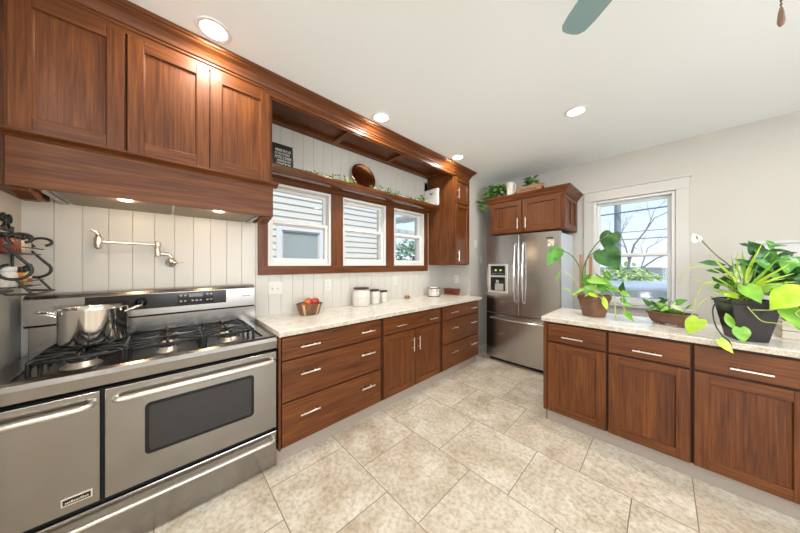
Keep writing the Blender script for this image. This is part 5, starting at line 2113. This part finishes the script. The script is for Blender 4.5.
def leaves(m, data, normal=(-0.15, -0.75, 0.45), kind=None, droop=0.12):
    for b, t_, r_, k in data:
        nr = (normal[0] + rg.uniform(-.35, .35), normal[1] + rg.uniform(-.2, .25), normal[2] + rg.uniform(-.2, .3))
        m.leaf(b, t_, r_, nr, droop=droop * rg.uniform(0.3, 1.6), fold=rg.uniform(0.05, 0.3), kind=kind or ('heart' if r_ > 0.42 else 'oval'), mat=LKEYS.index(k), n=9)


# hexagonal clay pot with pothos and stakes
pc = (-0.432, 2.795)
pl = thing('potted_pothos', (pc[0], pc[1], ZI), 'trailing pothos with big heart leaves in a brown faceted clay pot, by the refrigerator', 'potted plant')


def poly(c, r, z, n, rot):
    return [(c[0] + r * math.cos(rot + 2 * PI * i / n), c[1] + r * math.sin(rot + 2 * PI * i / n), z) for i in range(n)]


m = MB()
rt = math.radians(-83)
rings = [(0.086, 0.001), (0.092, 0.006), (0.128, 0.150), (0.136, 0.152), (0.141, 0.188), (0.130, 0.188), (0.122, 0.160), (0.09, 0.150)]
n = 6
v = []
for r_, z in rings:
    v += poly(pc, r_, ZI + z, n, rt)
f = [(j * n + i, j * n + (i + 1) % n, (j + 1) * n + (i + 1) % n, (j + 1) * n + i) for j in range(len(rings) - 1) for i in range(n)]
f += [tuple(reversed(range(n)))]
m.add(v, f, 0)
m.build('pot', BROWNCLAY, pl, bevel=0.003)
m = MB()
m.add(poly(pc, 0.121, ZI + 0.158, n, rt) + [(pc[0], pc[1], ZI + 0.168)], [(i, (i + 1) % n, n) for i in range(n)])
m.build('soil', SOIL, pl)
STAKE = wood('stake_wood', 'z', (0.30, 0.13, 0.06), (0.42, 0.20, 0.10), (0.52, 0.28, 0.15))
for (x, y, zt) in ((-0.525, 2.775, 1.475), (-0.455, 2.79, 1.455)):
    m = MB()
    m.box(x - 0.011, x + 0.011, y - 0.006, y + 0.006, ZI + 0.10, zt)
    m.build('stake', STAKE, pl, bevel=0.002)
m = MB()
for p in POTHOS_STEMS[:3]:
    m.tube(smooth(p), 0.0045, 7)
m.build('stem', STEMG, pl)
m = MB()
for p in POTHOS_STEMS[3:6]:
    m.tube(smooth(p), 0.0028, 6)
m.tube(smooth(POTHOS_STEMS[6]), 0.003, 6)
for k in range(7):
    a = rg.uniform(0, 2 * PI)
    m.tube([(pc[0] + 0.05 * math.cos(a), pc[1] + 0.05 * math.sin(a), ZI + 0.16), (pc[0] + 0.10 * math.cos(a + .4), pc[1] + 0.08 * math.sin(a) - 0.02, ZI + 0.23), (pc[0] + 0.135 * math.cos(a + .9), pc[1] - 0.05 + 0.09 * math.sin(a), ZI + 0.17)], 0.0028, 6)
m.build('vine', STEMY, pl)
BN = [(-0.15, -0.75, 0.30), (-0.1, -0.8, 0.25), (0.35, -0.8, 0.3)]
for i, (b, t_, r_, k) in enumerate(POTHOS_BIG):
    m = MB()
    m.leaf(b, t_, r_, BN[i], droop=0.10, fold=0.12, mat=LKEYS.index(k), n=14)
    m.build('leaf', LMATS, pl, sub=1)
m = MB()
leaves(m, POTHOS_SMALL)
m.build('foliage', LMATS, pl, sub=1)

# low clay trough
tc_ = (0.035, 2.80)
tr = thing('potted_seedlings', (tc_[0], tc_[1], ZI), 'low brown rectangular clay trough of small leafy plants, between the two larger pots', 'potted plant')
m = MB()
A = math.radians(-24)


def rt2(u, w, z):
    return (tc_[0] + u * math.cos(A) - w * math.sin(A), tc_[1] + u * math.sin(A) + w * math.cos(A), ZI + z)


def trough_ring(hu, hw, z):
    return [rt2(-hu, -hw, z), rt2(hu, -hw, z), rt2(hu, hw, z), rt2(-hu, hw, z)]


rg_ = [(0.086, 0.056, 0.014), (0.092, 0.062, 0.022), (0.102, 0.070, 0.050), (0.106, 0.074, 0.078), (0.115, 0.082, 0.082), (0.115, 0.082, 0.094), (0.102, 0.070, 0.094), (0.098, 0.066, 0.076)]
v = []
for q in rg_:
    v += trough_ring(*q)
f = [(j * 4 + i, j * 4 + (i + 1) % 4, (j + 1) * 4 + (i + 1) % 4, (j + 1) * 4 + i) for j in range(len(rg_) - 1) for i in range(4)]
f.append((3, 2, 1, 0))
m.add(v, f)
m.build('pot', BROWNCLAY, tr, bevel=0.004)
for su in (-1, 1):
    for sw in (-1, 1):
        m = MB()
        p = rt2(su * 0.070, sw * 0.044, 0)
        m.box(p[0] - 0.016, p[0] + 0.016, p[1] - 0.013, p[1] + 0.013, ZI + 0.0008, ZI + 0.0155)
        m.build('foot', BROWNCLAY, tr, bevel=0.003)
m = MB()
m.add(trough_ring(0.0985, 0.0665, 0.078) + [rt2(0, 0, 0.088)], [(0, 1, 4), (1, 2, 4), (2, 3, 4), (3, 0, 4)])
m.build('soil', SOIL, tr)
m = MB()
leaves(m, LOW_LEAVES)
for i in range(16):
    b = Vector(rt2(rg.uniform(-.08, .08), rg.uniform(-.05, .05), 0.085))
    m.leaf(b, b + Vector((rg.uniform(-.5, .5), rg.uniform(-.5, .3), 1)).normalized() * 0.05, 0.5, (0, -.7, .5), kind='oval', mat=rg.choice((0, 1, 1, 2)))
m.build('foliage', LMATS, tr)
m = MB()
for b, t_, r_, k in LOW_LEAVES:
    p = rt2(rg.uniform(-.06, .06), rg.uniform(-.03, .03), 0.08)
    m.tube([p, ((p[0] + b[0]) / 2, (p[1] + b[1]) / 2, max(p[2], b[2]) + 0.008), b], 0.0018, 5)
m.build('stem', STEMG, tr)

# square black pot with peace lily, spider plant and pothos
bc_ = (0.340, 2.575)
bp = thing('potted_peace_lily', (bc_[0], bc_[1], ZI), 'tapered square black pot overflowing with spider plant, lime pothos and a white-flowered lily', 'potted plant')
m = MB()
B = math.radians(18)


def sq(h, z):
    return [(bc_[0] + h * (cx_ * math.cos(B) - cy_ * math.sin(B)), bc_[1] + h * (cx_ * math.sin(B) + cy_ * math.cos(B)), ZI + z) for cx_, cy_ in ((-1, -1), (1, -1), (1, 1), (-1, 1))]


rg2 = [(0.058, 0.001), (0.061, 0.005), (0.094, 0.222), (0.101, 0.224), (0.104, 0.246), (0.093, 0.246), (0.089, 0.215)]
v = []
for h, z in rg2:
    v += sq(h, z)
f = [(j * 4 + i, j * 4 + (i + 1) % 4, (j + 1) * 4 + (i + 1) % 4, (j + 1) * 4 + i) for j in range(len(rg2) - 1) for i in range(4)]
f.append((3, 2, 1, 0))
m.add(v, f)
m.build('pot', plain('glossy_black_glaze', (0.022, 0.020, 0.022), 0.18, noise=0.3, nscale=12), bp, bevel=0.004)
m = MB()
m.add(sq(0.0895, 0.216) + [(bc_[0], bc_[1], ZI + 0.228)], [(0, 1, 4), (1, 2, 4), (2, 3, 4), (3, 0, 4)])
m.build('soil', SOIL, bp)
m = MB()
leaves(m, LILY_LEAVES, (-0.05, -0.95, 0.4))
for i in range(70):
    a, q = rg.uniform(0, 2 * PI), rg.random() ** 0.5
    b = Vector((bc_[0] + 0.07 + 0.14 * q * math.cos(a), bc_[1] + 0.06 + 0.08 * q * math.sin(a), ZI + 0.27 + rg.uniform(0, 0.19)))
    d = Vector((rg.uniform(-1, 1), rg.uniform(-.8, .5), rg.uniform(-.3, .7))).normalized() * rg.uniform(0.07, 0.13)
    m.leaf(b, b + d, 0.42, (rg.uniform(-.3, .3), -.6, .7), kind='oval', mat=rg.choice((0, 0, 0, 1)), droop=0.25)
m.build('lily_foliage', LMATS, bp, sub=1)
m = MB()
for i in range(16):
    a = 2 * PI * i / 16
    e = (bc_[0] + 0.03 + 0.085 * math.cos(a), bc_[1] + 0.03 + 0.06 * math.sin(a), ZI + 0.34 + rg.uniform(0, .08))
    m.tube([(bc_[0] + 0.03 * math.cos(a), bc_[1] + 0.03 * math.sin(a), ZI + 0.22), (bc_[0] + 0.02 + 0.05 * math.cos(a), bc_[1] + 0.015 + 0.04 * math.sin(a), ZI + 0.30), e], 0.0025, 6)
m.tube(smooth(LILY_STEMS[0]), 0.0032, 7)
m.build('lily_stem', STEMG, bp)
m = MB()
sp_b, sp_t = Vector((0.150, 2.535, 1.535)), Vector((0.128, 2.53, 1.588))
m.leaf(sp_b, sp_t, 0.85, (0.1, -0.95, 0.1), fold=0.35, droop=-0.1, kind='heart')
fl = m.build('spathe', plain('white_spathe', (0.84, 0.83, 0.78), 0.45), bp)
m = MB()
m.tube([(0.150, 2.522, 1.545), (0.143, 2.520, 1.570)], [0.0045, 0.0035], 8)
m.build('spadix', plain('tan_spadix', (0.32, 0.22, 0.11), 0.7), fl)
m = MB()
leaves(m, [(b, t_, r_ * 0.75, k) for b, t_, r_, k in SPIDER_BLADES], (-0.1, -0.8, 0.4), 'blade', droop=0.55)
for i in range(52):
    a = rg.uniform(PI * 0.75, PI * 2.0)
    b = Vector((bc_[0] - 0.02 + rg.uniform(-.03, .03), bc_[1] + rg.uniform(-.03, .03), ZI + 0.225))
    L = rg.uniform(0.10, 0.20)
    e = b + Vector((math.cos(a) * L * 0.6, math.sin(a) * L * 0.55, L * rg.uniform(0.5, 1.0)))
    m.leaf(b, e, 0.065, (-math.cos(a) * .3, -.4, 1), kind='blade', droop=0.9, mat=rg.choice((2, 3, 3, 4)))
m.build('spider_plant_foliage', LMATS, bp, sub=1)
m = MB()
for p in SPIDER_RUNNERS:
    m.tube(smooth(p), 0.0028, 6)
m.tube(smooth([(0.515, 2.42, 1.115), (0.49, 2.42, 1.105), (0.475, 2.42, 1.125), (0.492, 2.42, 1.145), (0.505, 2.42, 1.125), (0.49, 2.42, 1.118)]), 0.003, 6)
m.build('runner', STEMY, bp)
m = MB()
m.tube(smooth([(0.30, 2.50, 1.16), (0.235, 2.45, 1.165), (0.205, 2.44, 1.115), (0.212, 2.43, 1.02), (0.24, 2.425, 0.955), (0.262, 2.418, 0.932), (0.268, 2.408, 0.90)]), 0.0036, 7)
m.build('dark_vine', STEMB, bp)
m = MB()
leaves(m, LIME_LEAVES, (0.0, -0.85, 0.35))
m.build('pothos_foliage', LMATS, bp, sub=1)

# whitewashed planter at the right with a dark leafy plant
wp = thing('planter_box', (0.725, 2.86, ZI), 'whitewashed wooden plank planter with a dark leafy plant, behind the black pot', 'planter')
WW = wood('whitewashed_wood', 'x', (0.46, 0.38, 0.29), (0.58, 0.50, 0.40), (0.68, 0.61, 0.52), rough=0.6)
for z0, z1 in ((0.0008, 0.048), (0.051, 0.110)):
    m = MB()
    x0, x1, y0, y1 = 0.50, 0.95, 2.775, 2.95
    m.box(x0, x1, y0, y0 + 0.014, ZI + z0, ZI + z1)
    m.box(x0, x1, y1 - 0.014, y1, ZI + z0, ZI + z1)
    m.box(x0, x0 + 0.014, y0 + 0.014, y1 - 0.014, ZI + z0, ZI + z1)
    m.box(x1 - 0.014, x1, y0 + 0.014, y1 - 0.014, ZI + z0, ZI + z1)
    m.build('plank_course', WW, wp, bevel=0.002)
m = MB()
m.box(0.5145, 0.9355, 2.7895, 2.9355, ZI + 0.004, ZI + 0.095)
m.build('soil', SOIL, wp)
m = MB()
for i in range(170):
    q = rg.random()
    b = Vector((rg.uniform(0.53, 0.92), rg.uniform(2.78, 2.94), ZI + 0.11 + 0.36 * q))
    d = Vector((rg.uniform(-1, 1), rg.uniform(-.9, .4), rg.uniform(-.4, .5))).normalized() * rg.uniform(0.07, 0.12)
    m.leaf(b, b + d, 0.6, (rg.uniform(-.3, .3), -.6, .7), kind='oval', mat=rg.choice((0, 0, 0, 0, 1)), droop=0.25)
m.build('foliage', LMATS, wp)
m = MB()
for i in range(9):
    x = 0.54 + 0.046 * i
    m.tube([(x, 2.84, ZI + 0.09), (x + rg.uniform(-.02, .02), 2.84, ZI + 0.24), (x + rg.uniform(-.05, .05), 2.83 + rg.uniform(-.04, .04), ZI + 0.38)], 0.004, 6)
m.build('stem', STEMG, wp)
